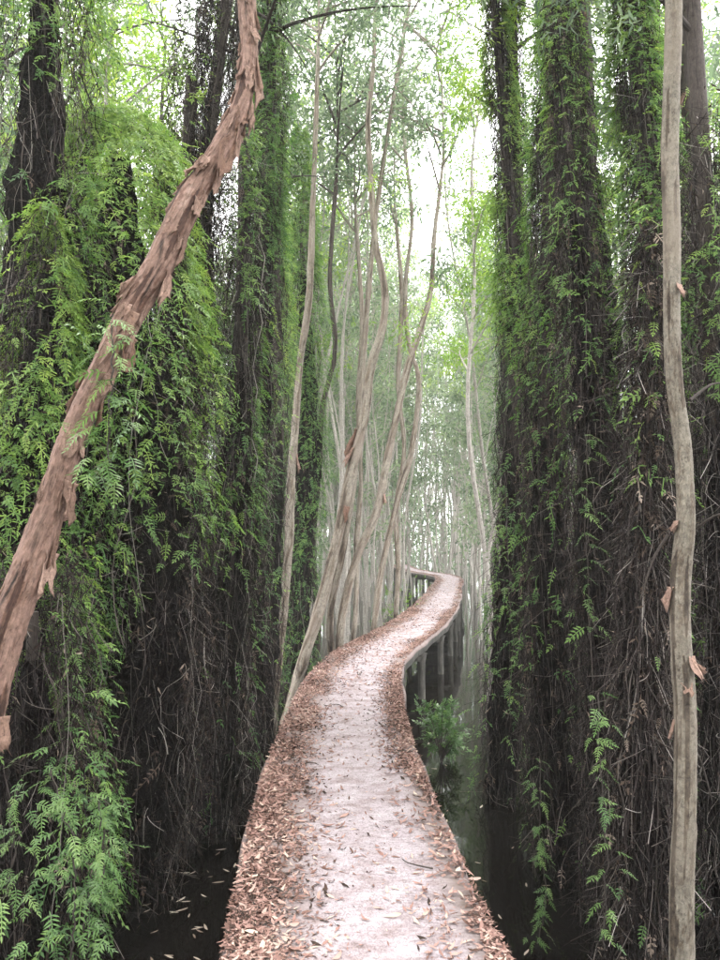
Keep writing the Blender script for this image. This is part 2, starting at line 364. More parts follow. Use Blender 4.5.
# ---------------------------------------------------------------- a tree wrapped in climbing fern and dead stems
def vine_column(seed, H=9.0, R0=.24, R1=.18, green=(.3, .9), n_green=700, n_dead=260, n_strand=300, n_twig=700, lean=(0, 0), dome=None,
                trunk_r=.07, far=False, fern='fern', core=.62, crown=True, patches=1.0, topz=None, crown_mat='crown', n_crown=3200, crown_r=1.2, solid=.75):
    """returns a dict part name -> mesh; z from 0 to H, radius from R0 to R1."""
    g = np.random.default_rng(seed)
    zt = H if topz is None else topz
    ph = g.uniform(0, 6.28, 4)
    def cen(z):
        z = np.asarray(z, float)
        return np.stack([lean[0] * z + .10 * np.sin(z * .55 + ph[0]) - .10 * np.sin(ph[0]), lean[1] * z + .10 * np.sin(z * .47 + ph[1]) - .1 * np.sin(ph[1]), z], -1)
    def rad(z, th):
        t = np.clip(z / zt, 0, 1)
        r = R0 + (R1 - R0) * t
        if dome: r = r * np.sqrt(np.clip(1 - np.clip((t - dome) / (1 - dome), 0, 1) ** 2, 0.02, 1))
        bump_ = .72 + .56 * vnoise(th / 6.2832 * 5, z * .9, seed, 5) + .25 * vnoise(th / 6.2832 * 9, z * 2.5, seed + 3, 9) - .12
        return r * bump_
    parts = {}
    # trunk
    mb = MB(); zz = np.linspace(-.5, H + 2.5 if crown else zt * .85, 40); p = cen(zz)
    tube(mb, p, np.interp(zz, [-.5, 0, H + 2.5], [trunk_r * 1.4, trunk_r * 1.2, trunk_r * .35]), 10)
    parts['trunk'] = mb.mesh('trunk', M['bark_grey'], True)
    # dense dark core of dead roots and stems, ragged
    mb = MB(); nz_, nt_ = (60, 20) if far else (int(zt * 22), 44)
    zz = np.linspace(-.3, zt * solid, nz_); th = np.linspace(0, 2 * np.pi, nt_ + 1)
    Z, T = np.meshgrid(zz, th, indexing='ij')
    rr = rad(Z, T) * core * (1 - .75 * np.clip((Z / (zt * solid) - .6) / .4, 0, 1)) * (.62 + .5 * vnoise(T / 6.2832 * 13, Z * 4, seed + 9, 13) + .38 * vnoise(T / 6.2832 * 31, Z * 9, seed + 10, 31))
    c = cen(Z); v = c + np.stack([rr * np.cos(T), rr * np.sin(T), 0 * Z], -1)
    i, j = np.meshgrid(np.arange(nz_ - 1), np.arange(nt_), indexing='ij'); A = i * (nt_ + 1) + j
    mb.add(v.reshape(-1, 3), np.stack([A, A + 1, A + nt_ + 2, A + nt_ + 1], -1).reshape(-1, 4), tint=(.35 * vnoise(T / 6.28 * 20, Z * 6, seed + 5, 20)).ravel())
    parts['root_mantle'] = mb.mesh('root_mantle', M['mantle'])
    # hanging stems
    mb = MB(); n = int(n_strand * (2.3 if not far else .8)); K = 13
    z1 = zt * (.10 + .86 * g.random(n) ** 1.15); ln = .35 + 2.0 * g.random(n) ** 1.5; th = g.uniform(0, 6.2832, n)
    s = np.linspace(0, 1, K)[None]; z = np.maximum(z1[:, None] - ln[:, None] * s, -.1)
    thw = th[:, None] + .35 * np.sin(s * g.uniform(2, 7, (n, 1)) + g.uniform(0, 6, (n, 1))) * g.uniform(.2, 1, (n, 1))
    r = rad(z, thw) * g.uniform(.6, 1.12, (n, 1)) + .035 * np.sin(s * g.uniform(6, 26, (n, 1)) + g.uniform(0, 6, (n, 1)))
    pth = cen(z) + np.stack([r * np.cos(thw), r * np.sin(thw), 0 * z], -1)
    ribbons(mb, pth, (.0018 + .0055 * g.random((n, 1)) ** 3) * (1.8 if far else 1), g, 2, g.random(n) ** .8)
    # wiry twigs
    n = int(n_twig * (4.2 if not far else 1.5)); K = 6; z = zt * .97 * g.random(n) ** 1.1; th = g.uniform(0, 6.2832, n)
    r = rad(z, th) * g.uniform(.7, 1.05, n); p0 = cen(z) + np.stack([r * np.cos(th), r * np.sin(th), 0 * z], -1)
    d = np.stack([np.cos(th), np.sin(th), 0 * z], -1) * g.uniform(.1, .8, (n, 1)) + g.normal(size=(n, 3)) * .5 + np.array([0, 0, -.7])
    d = norm(d) * (.03 + .15 * g.random((n, 1)) ** 2); bend = g.normal(size=(n, 3)) * .07
    s = np.linspace(0, 1, K)[None, :, None]
    pth = p0[:, None] + d[:, None] * s + bend[:, None] * s * s + np.array([0, 0, -.05]) * s * s
    ribbons(mb, pth, g.uniform(.0016, .004, (n, 1)) * (2 if far else 1), g, 2, g.random(n))
    parts['hanging_stems'] = mb.mesh('hanging_stems', M['strand'])
    # fronds
    def place(n, zmin, zmax, dens, mult, shell, names, sc, down=.55, tintf=None):
        z = g.uniform(zmin, zmax, n * 2); th = g.uniform(0, 6.2832, n * 2)
        pn = vnoise(th / 6.2832 * 5, z * 1.1, seed + 21, 5) * .65 + vnoise(th / 6.2832 * 11, z * 2.7, seed + 22, 11) * .35
        keep = g.random(n * 2) < dens(z) * np.clip((pn - .42) * 5 * patches + (1 - patches), 0.02, 1); z = z[keep]; th = th[keep]; n = len(z)
        if n == 0: return None
        r = rad(z, th) * g.uniform(*shell, n)
        o = np.stack([np.cos(th), np.sin(th), 0 * z], -1)
        pos = cen(z) + o * r[:, None]
        sd_ = np.stack([-np.sin(th), np.cos(th), 0 * z], -1)
        X = o * g.uniform(.35, 1, (n, 1)) + sd_ * g.normal(0, .7, (n, 1)) + np.array([0, 0, 1.]) * g.normal(-down, .35, (n, 1))
        up = np.array([0, 0, 1.]) + o * .5 + g.normal(size=(n, 3)) * .35
        X, Y, Z = basis(X, up)
        return pos, X, Y, Z, (.4 + .95 * g.random(n) ** 1.4) * sc, z
    mb = MB(); a = place(n_dead, .1, zt * .95, lambda z: .8 + 0 * z, 1, (.75, 1.05), None, .55, 1.3)
    tpl = FR if not far else [FR_FAR]
    def put(mb, a, tint):
        pos, X, Y, Z, sc, z = a; n = len(pos); k = g.integers(0, len(tpl), n)
        for i, (tv, tq) in enumerate(tpl):
            m_ = k == i
            if m_.any(): scatter(mb, tv, tq, pos[m_], X[m_], Y[m_], Z[m_], sc[m_], tint[m_])
    if a:
        put(mb, a, g.random(len(a[0]))); nl = len(a[0]) * 2; z = zt * g.random(nl); th = g.uniform(0, 6.2832, nl); r = rad(z, th) * g.uniform(.8, 1.1, nl)
        pos = cen(z) + np.stack([r * np.cos(th), r * np.sin(th), 0 * z], -1); X_, Y_, Z_ = basis(g.normal(size=(nl, 3)) + [0, 0, -.8], g.normal(size=(nl, 3)))
        scatter(mb, *LEAF, pos, X_, Y_, Z_, g.uniform(.35, .8, nl), g.uniform(.3, 1, nl)); parts['withered_fronds'] = mb.mesh('withered_fronds', M['dead_leaf'])
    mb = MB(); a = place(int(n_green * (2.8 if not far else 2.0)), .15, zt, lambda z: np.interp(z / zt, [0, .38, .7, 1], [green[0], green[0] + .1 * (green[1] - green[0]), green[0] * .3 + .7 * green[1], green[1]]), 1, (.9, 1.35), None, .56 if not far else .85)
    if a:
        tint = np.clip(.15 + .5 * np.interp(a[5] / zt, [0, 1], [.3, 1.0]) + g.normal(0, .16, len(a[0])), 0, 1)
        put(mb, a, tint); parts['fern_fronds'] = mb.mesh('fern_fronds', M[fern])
    if crown:
        br, lv = make_crown(g, lambda z: cen(z), H * .72, H + 3.0, crown_r, n_crown, far, crown_mat)
        parts['branches'] = br; parts['crown'] = lv
    return parts

def make_crown(g, cen, z0, z1, cr_, nleaf, far, cm='crown', nb=12, br_r=.022, bark='bark_grey'):
    mb = MB(); tips = []
    for k in range(nb):
        z = z0 + (z1 - z0) * (k + g.random()) / nb; a = g.uniform(0, 6.28); L = cr_ * g.uniform(.5, 1.15)
        s = np.linspace(0, 1, 7)[:, None]
        d = np.array([math.cos(a), math.sin(a), g.uniform(.5, 1.3)]); bend = g.normal(size=3) * .35 * L; bend[2] = abs(bend[2]) * .3 - .2 * L
        p = cen(np.array(min(z, z1)))[None] + d * L * s + bend * s * s
        tube(mb, p, np.linspace(br_r, .005, 7), 5, cap=False)
        tips += [p[i] for i in (3, 4, 5, 6)]
        for _ in range(3):
            i = g.integers(2, 6); e = g.normal(size=3) * .35 * L; e[2] += .15; q = p[i] + e * np.linspace(0, 1, 4)[:, None]
            tube(mb, q, np.linspace(.008, .003, 4), 3, cap=False); tips += [q[2], q[3]]
    br = mb.mesh('branches', M[bark], True)
    tips = np.array(tips); ncl = max(60, len(tips)); 
    c = tips[g.integers(0, len(tips), ncl * 2)] + g.normal(size=(ncl * 2, 3)) * .14
    csz = g.uniform(.10, .26, len(c)); k = g.integers(0, len(c), nleaf)
    dirn = norm(g.normal(size=(nleaf, 3))); pos = c[k] + dirn * (csz[k] * g.random(nleaf) ** .5)[:, None]
    X = dirn * .7 + g.normal(size=(nleaf, 3)) * .5 + np.array([0, 0, -.55]); X, Y, Z = basis(X, g.normal(size=(nleaf, 3)))
    ctint = g.uniform(.1, .9, len(c)); mb = MB()
    tv, tq = LEAF if not far else LEAF_FAR
    scatter(mb, tv, tq, pos, X, Y, Z, g.uniform(.7, 1.3, nleaf), np.clip(ctint[k] + g.normal(0, .12, nleaf), 0, 1))
    return br, mb.mesh('crown', M[cm])

PARTKIND = {'root_mantle': None}
def make_tree(parts, name, label, cat, loc, rz=0, group=None, tilt=(0, 0), scale=1.0):
    t = thing(name, label, cat, loc, rz, group, tilt, scale)
    for k, me in parts.items(): link(k, me, t, kind=None if k in ('trunk', 'root_mantle', 'crown') else 'stuff')
    return t

# ================================================================ ground, water
mb = MB(); n = 40; xs = np.linspace(-400, 400, n); X, Y = np.meshgrid(xs, xs + 250, indexing='ij')
mb.add(np.stack([X, Y, 0 * X - .6], -1).reshape(-1, 3), [[i * n + j, (i + 1) * n + j, (i + 1) * n + j + 1, i * n + j + 1] for i in range(n - 1) for j in range(n - 1)])
o = link('ground', mb.mesh('ground', M['mud']), kind='structure')
mb = MB(); mb.add([[-400, -150, 0], [400, -150, 0], [400, 650, 0], [-400, 650, 0]], [[0, 1, 2, 3]])
o = link('water', mb.mesh('water', M['water']), kind='structure')

# ================================================================ walkway
Lp = [(215, 960), (232, 880), (242, 840), (252.5, 800), (266, 760), (283, 720), (297, 690), (314, 668), (337, 650), (356, 640), (383, 624), (411, 607), (419, 600), (428, 592), (432, 585)]
Rp = [(516, 960), (478, 880), (459, 840), (437, 800), (420, 760), (409.5, 720), (404, 690), (402.5, 669), (406, 657), (417, 647), (444, 629), (453, 618), (458, 606), (460, 592), (458, 582)]
WZ = .85
Lg = np.array([G(*p, WZ) for p in Lp]); Rg = np.array([G(*p, WZ) for p in Rp])
def resample(p, n): 
    c = catmull(p, 400); L = np.concatenate([[0], np.cumsum(np.linalg.norm(np.diff(c, axis=0), axis=1))])
    s = np.linspace(0, L[-1], n); return np.stack([np.interp(s, L, c[:, k]) for k in range(3)], -1)
# centre line: for each right point the closest left point
Ld = resample(Lg, 300); Rd = resample(Rg, 300)
cent = []
for r_ in Rd[::6]:
    k = np.argmin(np.linalg.norm(Ld - r_, axis=1)); cent.append((r_ + Ld[k]) / 2)
cent = np.array(cent)
print('WIDTHS', [round(float(np.min(np.linalg.norm(Ld - r_, axis=1))), 2) for r_ in Rd[::20]])
print('CENT', [tuple(np.round(c[:2], 2)) for c in cent[::5]])
cent = cent[cent[:, 1] < 21]
start = cent[0]; dirn = norm(cent[2] - cent[0])
tail = [(2.55, 22.5), (2.95, 25.0), (3.3, 27.5), (3.45, 30.0), (3.2, 32.0), (2.75, 34.2), (2.45, 36.8), (2.35, 40), (2.3, 44)]
ctrl = np.vstack([[start - dirn * 5], [start - dirn * 2.5], cent[::3], [[x, y, WZ] for x, y in tail]])
path = resample(ctrl, 260)
for _ in range(6): path[1:-1] = path[1:-1] * .5 + (path[:-2] + path[2:]) * .25
path[:, 2] = WZ
HW = .515
tg = norm(np.gradient(path, axis=0)); nrm = np.stack([tg[:, 1], -tg[:, 0], 0 * tg[:, 0]], -1)   # to the right
arc = np.concatenate([[0], np.cumsum(np.linalg.norm(np.diff(path, axis=0), axis=1))])
wob = HW + .012 * np.sin(arc * 2.1) + .01 * np.sin(arc * 5.3 + 1)
def on_path(s, u, h=0.0):
    """arc length s, u in -1..1 across -> point"""
    c = np.stack([np.interp(s, arc, path[:, k]) for k in range(3)], -1); nn = np.stack([np.interp(s, arc, nrm[:, k]) for k in range(3)], -1)
    return c + norm(nn) * np.asarray(u)[..., None] * HW + np.array([0, 0, 1.]) * np.asarray(h)[..., None]
prof = [(-1, -.115), (-1.0, -.03), (-.985, -.01), (-.955, 0), (-.9, .003)] + [(x, .004) for x in np.linspace(-.75, .75, 9)] + [(.9, .003), (.955, 0), (.985, -.01), (1.0, -.03), (1, -.115)]
prof = np.array(prof); K = len(path); J = len(prof)
mbt = MB()
v = path[:, None] + nrm[:, None] * (prof[None, :, 0] * wob[:, None])[..., None] + np.array([0, 0, 1.]) * prof[None, :, 1, None]
v[:, :, 2] += (vnoise(v[..., 0] * 6, v[..., 1] * 6, 4) - .5) * .006 * (np.abs(prof[None, :, 0]) < .97)
uv = np.stack(np.broadcast_arrays((prof[None, :, 0] + 1) / 2, arc[:, None]), -1).reshape(-1, 2)
i, j = np.meshgrid(np.arange(K - 1), np.arange(J - 1), indexing='ij'); A = i * J + j
mbt.add(v.reshape(-1, 3), np.stack([A, A + 1, A + J + 1, A + J], -1).reshape(-1, 4), uv=uv)
walk = link('walkway', mbt.mesh('walkway', M['concrete'], True), kind='structure')
# underside slab and edge beam
mbt = MB(); prof2 = np.array([(-1.004, -.155), (-1.004, -.06)]), np.array([(1.004, -.06), (1.004, -.155), (.8, -.20), (-.8, -.20), (-1.004, -.155)])
for pr in (np.array([(-1.006, -.04), (-1.006, -.12), (-.8, -.17), (.8, -.17), (1.006, -.12), (1.006, -.04)]),):
    v = path[:, None] + nrm[:, None] * (pr[None, :, 0] * wob[:, None])[..., None] + np.array([0, 0, 1.]) * pr[None, :, 1, None]
    Jn = len(pr); i, j = np.meshgrid(np.arange(K - 1), np.arange(Jn - 1), indexing='ij'); A = i * Jn + j
    mbt.add(v.reshape(-1, 3), np.stack([A, A + Jn, A + Jn + 1, A + 1], -1).reshape(-1, 4))
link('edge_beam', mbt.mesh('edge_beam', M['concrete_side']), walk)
def post_mesh():
    mb = MB(); zz = np.array([-.6, -.02, .3, .5, .60, .66]); r = np.array([.058, .055, .053, .055, .07, .09])
    K = 6; v = []
    for z, q in zip(zz, r):
        for a in range(8):
            t = a / 8 * 6.2832 + .39; e = 1 / max(abs(math.cos(t)), abs(math.sin(t))); e = min(e, 1.25)
            v.append((q * e * math.cos(t) * .93, q * e * math.sin(t) * .93, z))
    q = [[k * 8 + a, k * 8 + (a + 1) % 8, (k + 1) * 8 + (a + 1) % 8, (k + 1) * 8 + a] for k in range(K - 1) for a in range(8)]
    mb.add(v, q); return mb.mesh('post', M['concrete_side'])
def cross_mesh():
    mb = MB(); x, y, z0, z1, b = .48, .07, .54, .652, .012
    v = [(sx * (x - (0 if z == z1 else .06)), sy * y, z) for z in (z0, z1) for sx, sy in ((-1, -1), (1, -1), (1, 1), (-1, 1))]
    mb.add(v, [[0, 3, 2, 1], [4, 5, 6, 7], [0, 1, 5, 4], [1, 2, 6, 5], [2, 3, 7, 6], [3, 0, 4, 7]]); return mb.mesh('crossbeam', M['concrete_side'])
pm, cm_ = post_mesh(), cross_mesh()
for s in np.arange(3.2, arc[-1] - 1, 2.05):
    for u in (-.80, .80):
        p = on_path(np.array(s), np.array(u)); o = link('post', pm, walk, (p[0], p[1], 0)); o.rotation_euler[2] = math.atan2(*tg[np.searchsorted(arc, s)][:2][::-1])
    p = on_path(np.array(s), np.array(0.)); o = link('crossbeam', cm_, walk, (p[0], p[1], .002)); k = np.searchsorted(arc, s); o.rotation_euler[2] = math.atan2(nrm[k][1], nrm[k][0])

# ---------------------------------------------------------------- fallen leaves
def curled_leaf(L, W, curl, twist, g):
    K = 5; v = []; 
    for k in range(K):
        t = k / (K - 1); wd = W * math.sin(math.pi * (t * .9 + .06)) ** .8 / 2; a = twist * (t - .5)
        x = L * (t - .5); z = curl * L * (4 * (t - .5) ** 2) * .35; y0 = .08 * L * math.sin(3 * t + curl * 9)
        for s_ in (-1, 0, 1):
            v.append((x, y0 + s_ * wd * math.cos(a), z + s_ * wd * math.sin(a) + (abs(s_) * wd * .35)))
    q = [[k * 3 + a, k * 3 + a + 1, k * 3 + a + 4, k * 3 + a + 3] for k in range(K - 1) for a in (0, 1)]
    v = np.array(v, float); v[:, 2] -= v[:, 2].min(); return v, np.array(q)
def flat_leaf(L, W, curl):
    v = np.array([(-.5 * L, 0, .0), (-.12 * L, -W / 2, .002), (-.1 * L, W / 2, .006), (.2 * L, -W * .4, .004 + curl * .3), (.22 * L, W * .4, .002), (.5 * L, .06 * L, curl)])
    return v, np.array([[0, 1, 3, 2], [2, 3, 5, 4]])
g = np.random.default_rng(5)
def litter_u(n, g):
    """across position: a broad bank on the left edge, a narrower one on the right, few in the middle"""
    k = g.random(n); u = np.empty(n)
    a = k < .60; u[a] = -.97 + np.abs(g.normal(0, .29, a.sum())) 
    b = (k >= .60) & (k < .965); u[b] = .97 - np.abs(g.normal(0, .19, b.sum()))
    c = k >= .965; u[c] = g.uniform(-.7, .8, c.sum())
    return np.clip(u, -.985, .985)
s_near = np.interp(2.0, path[:, 1], arc)
mb = MB()
for (n, smin, smax, sc) in ((34000, s_near - .4, s_near + 5.5, .78), (27000, s_near + 5.5, s_near + 14, .85), (12000, s_near + 14, arc[-1], 1.15)):
    s = g.uniform(smin, smax, n); u = litter_u(n, g)
    far_ = smin > s_near + 5
    if far_: k = g.random(n) < .15; u[k] = g.uniform(-.9, .9, k.sum())
    # clumpy
    cl = .5 * vnoise(s * 4, u * 4 + 20, 31) + .5 * vnoise(s * 1.3, u * 2 + 20, 32); keep = (g.random(n) < np.clip(cl * 3.0 - .65, .10, 1)); s = s[keep]; u = u[keep]; n = len(s)
    h = .006 + .016 * g.random(n) * np.clip(np.abs(u + .08) * 1.3 - .35, 0, 1)
    pos = on_path(s, u, h)
    th = g.uniform(0, 6.2832, n); X = np.stack([np.cos(th), np.sin(th), g.normal(0, .09, n)], -1); up = np.array([0, 0, 1.]) + g.normal(size=(n, 3)) * .28
    X, Y, Z = basis(X, up)
    for kk in range(3):
        m_ = np.arange(n) % 3 == kk
        tv, tq = flat_leaf((.062, .05, .075)[kk], (.015, .018, .013)[kk], (.012, .02, .006)[kk])
        scatter(mb, tv, tq, pos[m_], X[m_], Y[m_], Z[m_], (.28 + .8 * g.random(m_.sum()) ** 1.2) * sc, np.clip(g.normal(.5, .27, m_.sum()) + .5 * (vnoise(s[m_] * 2.2, u[m_] * 3, 8) - .5), 0, 1))
o = link('leaf_litter', mb.mesh('leaf_litter', M['litter']), kind='stuff')
o['label'] = 'reddish brown fallen leaves banked along both edges of the walkway'; o['category'] = 'fallen leaves'
lv = []
for k in range(8):
    mb = MB(); v, q = curled_leaf(g.uniform(.045, .07), g.uniform(.012, .018), g.uniform(.1, .9), g.uniform(-1.5, 1.5), g)
    mb.add(v, q, tint=g.uniform(.35, .9)); lv.append(mb.mesh('fallen_leaf', M['litter'], True))
n = 290; s = g.uniform(s_near + .2, s_near + 3.0, n); u = litter_u(n, g)
for k in range(n):
    p = on_path(np.array(s[k]), np.array(u[k]), np.array(.008 + .022 * max(0, abs(u[k]) - .45)))
    o = link('fallen_leaf', lv[k % 8], None, p); o.rotation_euler = (g.normal(0, .22), g.normal(0, .22), g.uniform(0, 6.28)); o.scale = (g.uniform(.75, 1.25),) * 3
    side = ('curled reddish brown leaf lying in the bank along the left edge of the walkway', 'leaf banks at the left edge') if u[k] < -.35 else \
        (('curled reddish brown leaf lying in the strip along the right edge of the walkway', 'leaf strip at the right edge') if u[k] > .5 else ('lone dry leaf lying on the bare pale middle of the walkway', 'scattered leaves in the middle'))
    o['label'] = side[0]; o['category'] = 'leaf'; o['group'] = side[1]
for k, (u_, y_) in enumerate(((-.42, 4.9), (-.7, 3.2), (.55, 3.4), (-.2, 6.6), (.75, 5.2), (.1, 8.2))):
    s_ = np.interp(y_, path[:, 1], arc); p0 = on_path(np.array(s_), np.array(u_), np.array(.012)); L = .10 + .03 * k; a = g.uniform(0, 3.1)
    q = np.array([[-L / 2, 0, 0], [-L * .1, .02 * (-1) ** k, .006], [L * .25, .012, .003], [L / 2, -.015, 0]]); mb = MB(); tube(mb, catmull(q, 9), np.linspace(.0045, .002, 9), 6)
    o = link('fallen_twig', mb.mesh('fallen_twig', M['bark_grey'], True), None, p0); o.rotation_euler[2] = a
    o['category'] = 'twig'; o['label'] = ('dark crooked twig among the leaves left of the bare strip', 'short twig in the leaf bank near the left edge of the walkway', 'dark twig on the right side of the walkway near the viewer', 'thin twig on the bare middle strip half way to the bend', 'twig among leaves at the right edge where the walkway narrows', 'farthest dark twig lying across the middle before the bend')[k]
n = 130
mbf = []
for k in range(4):
    mb = MB(); v, q = curled_leaf(.06 + .01 * k, .014 + .002 * k, .15, .2, g); mb.add(v, q, tint=.4 + .15 * k); mbf.append(mb.mesh('floating_leaf', M['float']))
for k in range(n):
    if k % 2: p = G(g.uniform(110, 250), g.uniform(790, 965), .002)
    else: p = G(g.uniform(425, 560), g.uniform(700, 965), .002)
    o = link('floating_leaf', mbf[k % 4], None, p); o.rotation_euler = (0, 0, g.uniform(0, 6.28)); o.scale = (g.uniform(.5, 1.0),) * 3
    o['category'] = 'leaf'
    o['label'] = 'small pale leaf floating on the black water left of the walkway' if k % 2 else 'small pale leaf floating on the dark water right of the walkway'
    o['group'] = 'leaves floating left of the walkway' if k % 2 else 'leaves floating right of the walkway'

# ================================================================ the trees
def at_tree(px, py_base, lean_px=0):
    p = G(px, py_base); return p
def pos_d(px, d, py=700):
    p = P(px, py, d); return (float(p[0]), float(d), 0.0)

# --- left leaning tree with peeling red bark
def stepped(p_pts, r, ns, seed, amp):
    K = len(p_pts); L = np.concatenate([[0], np.cumsum(np.linalg.norm(np.diff(p_pts, axis=0), axis=1))])
    a = np.linspace(0, 1, ns + 1); A_, Lm = np.meshgrid(a, L, indexing='xy')
    wy = Lm + .25 * vnoise(A_ * 5, Lm * 3, seed + 7, 5); n1 = vnoise(A_ * 9, wy * 3.2, seed, 9) * .55 + vnoise(A_ * 19, wy * 9, seed + 1, 19) * .45
    n2 = vnoise(A_ * 40, Lm * 38, seed + 2, 40); n0 = vnoise(A_ * 3, Lm * 1.6, seed + 3, 3)
    st = np.floor((n1 + .22 * n2) * 5) / 5
    gx = np.abs(np.diff(st, axis=1, append=st[:, :1])) + np.abs(np.diff(st, axis=0, append=st[-1:]))
    tint = np.clip(.22 + .62 * st + .35 * (n2 - .5) - .7 * gx * (n2 > .4) - .5 * (vnoise(A_ * 13, wy * 2.2, seed + 8, 13) > .74), 0, 1)  # plate steps darkened: thin shadow and dirt put into the tint
    kn = np.clip(vnoise(A_ * 6, Lm * 4.5, seed + 12, 6) - .8, 0, 1) * 9
    return amp * (kn + st * 2.0 - .9 + .25 * n2 + 1.2 * (n0 - .5)), tint
def bark_flap(L, W, curl, g, seed):
    """a thin curled sheet with ragged edge and thickness, hangs along -z, bends to +x"""
    nu, nv = 7, 12; mb = MB()
    u = np.linspace(-.5, .5, nu); t = np.linspace(0, 1, nv); U, T = np.meshgrid(u, t, indexing='xy')
    wd = W * (1 - .25 * T ** 3) * (.65 + .7 * vnoise(T * 5 + seed, U * 0 + 3, seed)); 
    y = U * wd + .1 * W * np.sin(T * 5 + seed); z = -L * T * (1 + .7 * (vnoise(U * 7 + 9, U * 0, seed + 5) - .5)); x = curl * L * T ** 2 * .8 + .35 * W * (U * U * 4) * (.3 + T) + .08 * W * vnoise(U * 5, T * 6, seed)
    f = np.stack([x, y, z], -1); b = f + np.array([.002, 0, 0])
    v = np.concatenate([f.reshape(-1, 3), b.reshape(-1, 3)]); n = nu * nv; q = []
    for i in range(nv - 1):
        for j in range(nu - 1):
            A = i * nu + j; q += [[A, A + 1, A + nu + 1, A + nu], [A + n, A + nu + n, A + nu + 1 + n, A + 1 + n]]
    e = [i for i in range(nu)] + [i * nu + nu - 1 for i in range(1, nv)] + [(nv - 1) * nu + j for j in range(nu - 2, -1, -1)] + [i * nu for i in range(nv - 2, 0, -1)]
    for a, b_ in zip(e, e[1:] + e[:1]): q.append([a, a + n, b_ + n, b_])
    mb.add(v, q, uv=np.tile(np.stack([U.ravel() + .5, T.ravel()], -1), (2, 1)), tint=g.uniform(.15, .9)); return mb.mesh('bark_flap', M['bark_flap'], True)

def hero_trunk(name, label, pts, matn, ns, nk, seed, amp, flaps, crown=None, wk=1.0):
    """pts: (px, py, width_px, d) from base up"""
    pp = np.array([P(a, b, d) for a, b, w_, d in pts]); rr = np.array([wk * w_ / F * d / 2 for a, b, w_, d in pts])
    # extend down below the water
    d0 = norm(pp[0] - pp[1]); ext = pp[0] + d0 * (pp[0][2] + .5) / max(-d0[2], .3)
    pp = np.vstack([ext, pp]); rr = np.concatenate([[rr[0] * 1.15], rr])
    c = catmull(np.hstack([pp, rr[:, None]]), nk); base = c[0, :3].copy(); base[2] = 0
    t = thing(name, label, 'tree', base)
    p = c[:, :3] - base; mb = MB()
    disp, ti = stepped(p, c[:, 3], ns, seed, amp); disp = disp * (c[:, 3] / c[:, 3].max())[:, None]
    Ls = np.concatenate([[0], np.cumsum(np.linalg.norm(np.diff(p, axis=0), axis=1))])
    tube(mb, p, c[:, 3], ns, disp, tint=ti.ravel(), cap=False)
    link('trunk', mb.mesh('trunk', M[matn], ns < 40 or matn == 'bark_pale' or matn == 'bark_mid'), t)
    tt, nn, bb = frames(p); g_ = np.random.default_rng(seed)
    for (fy, ang, L, W, curl) in flaps:     # fraction along, angle round (0 = to the right of the picture, 90 = to the camera)
        k = int(fy * (nk - 1)); T_ = tt[k] if tt[k][2] > 0 else -tt[k]
        right = norm(np.array([1., 0, 0]) - T_ * T_[0]); front = np.cross(right, T_); front = front if front[1] < 0 else -front
        o_ = right * math.cos(R(ang)) + front * math.sin(R(ang))
        me = bark_flap(L, W, curl, g_, int(k + ang)); fo = link('bark_flap', me, t)
        X = Vector(o_); Z = Vector(T_); Y = Z.cross(X)
        mm = Matrix((X, Y, Z)).transposed().to_4x4(); mm.translation = Vector(p[k] + o_ * (c[k, 3] * .93)); fo.matrix_local = mm
    if crown:
        top = p[-1]; dirn_ = norm(p[-1] - p[-8])
        br, lvs = make_crown(g_, lambda z: np.stack([top[0] + 0 * z, top[1] + 0 * z, z], -1) if False else np.array([top[0], top[1], float(z)]), top[2] - .3, top[2] + crown[1], crown[0], crown[2], crown[3], 'crown', bark=matn if matn != 'bark_red' else 'bark_pale')
        mb = MB(); q = np.array([top, top + dirn_ * .4 + [0, 0, .3], [top[0], top[1], top[2] + crown[1]]]); tube(mb, catmull(q, 8), np.linspace(c[-1, 3], .01, 8), 8)
        link('upper_stem', mb.mesh('upper_stem', M[matn], True), t); link('branches', br, t, kind='stuff'); link('crown', lvs, t)
    return t, p, c[:, 3]

fl = [(.42, 15, .18, .10, .35), (.44, 60, .15, .09, .25), (.50, 5, .16, .08, .45), (.56, 30, .10, .07, .5), (.36, -10, .10, .05, .6), (.33, 70, .12, .07, .2),
      (.62, 10, .14, .07, .3), (.66, 35, .24, .10, .30), (.68, 5, .20, .09, .35), (.71, 50, .12, .08, .25), (.74, 0, .20, .08, .28), (.80, 20, .26, .08, .30), (.82, 0, .22, .07, .25),
      (.86, 50, .10, .06, .3), (.90, 80, .12, .07, .3), (.93, 30, .08, .05, .5), (.96, 60, .09, .07, .4), (.60, 130, .08, .05, .5), (.48, 140, .10, .06, .4), (.30, 20, .16, .09, .4), (.78, 120, .07, .05, .5), (.25, 10, .17, .11, .45),  (.115, 5, .13, .11, .7), (.53, 80, .10, .06, .3)] + [(random.uniform(.2, .98), random.choice((-20, 0, 10, 30, 60, 90, 120, 150, 175)), random.uniform(.05, .16), random.uniform(.025, .06), random.uniform(.03, .25)) for _ in range(60)]
fl = [(a, b, c * .95, d * .85, e * .45) for a, b, c, d, e in fl]
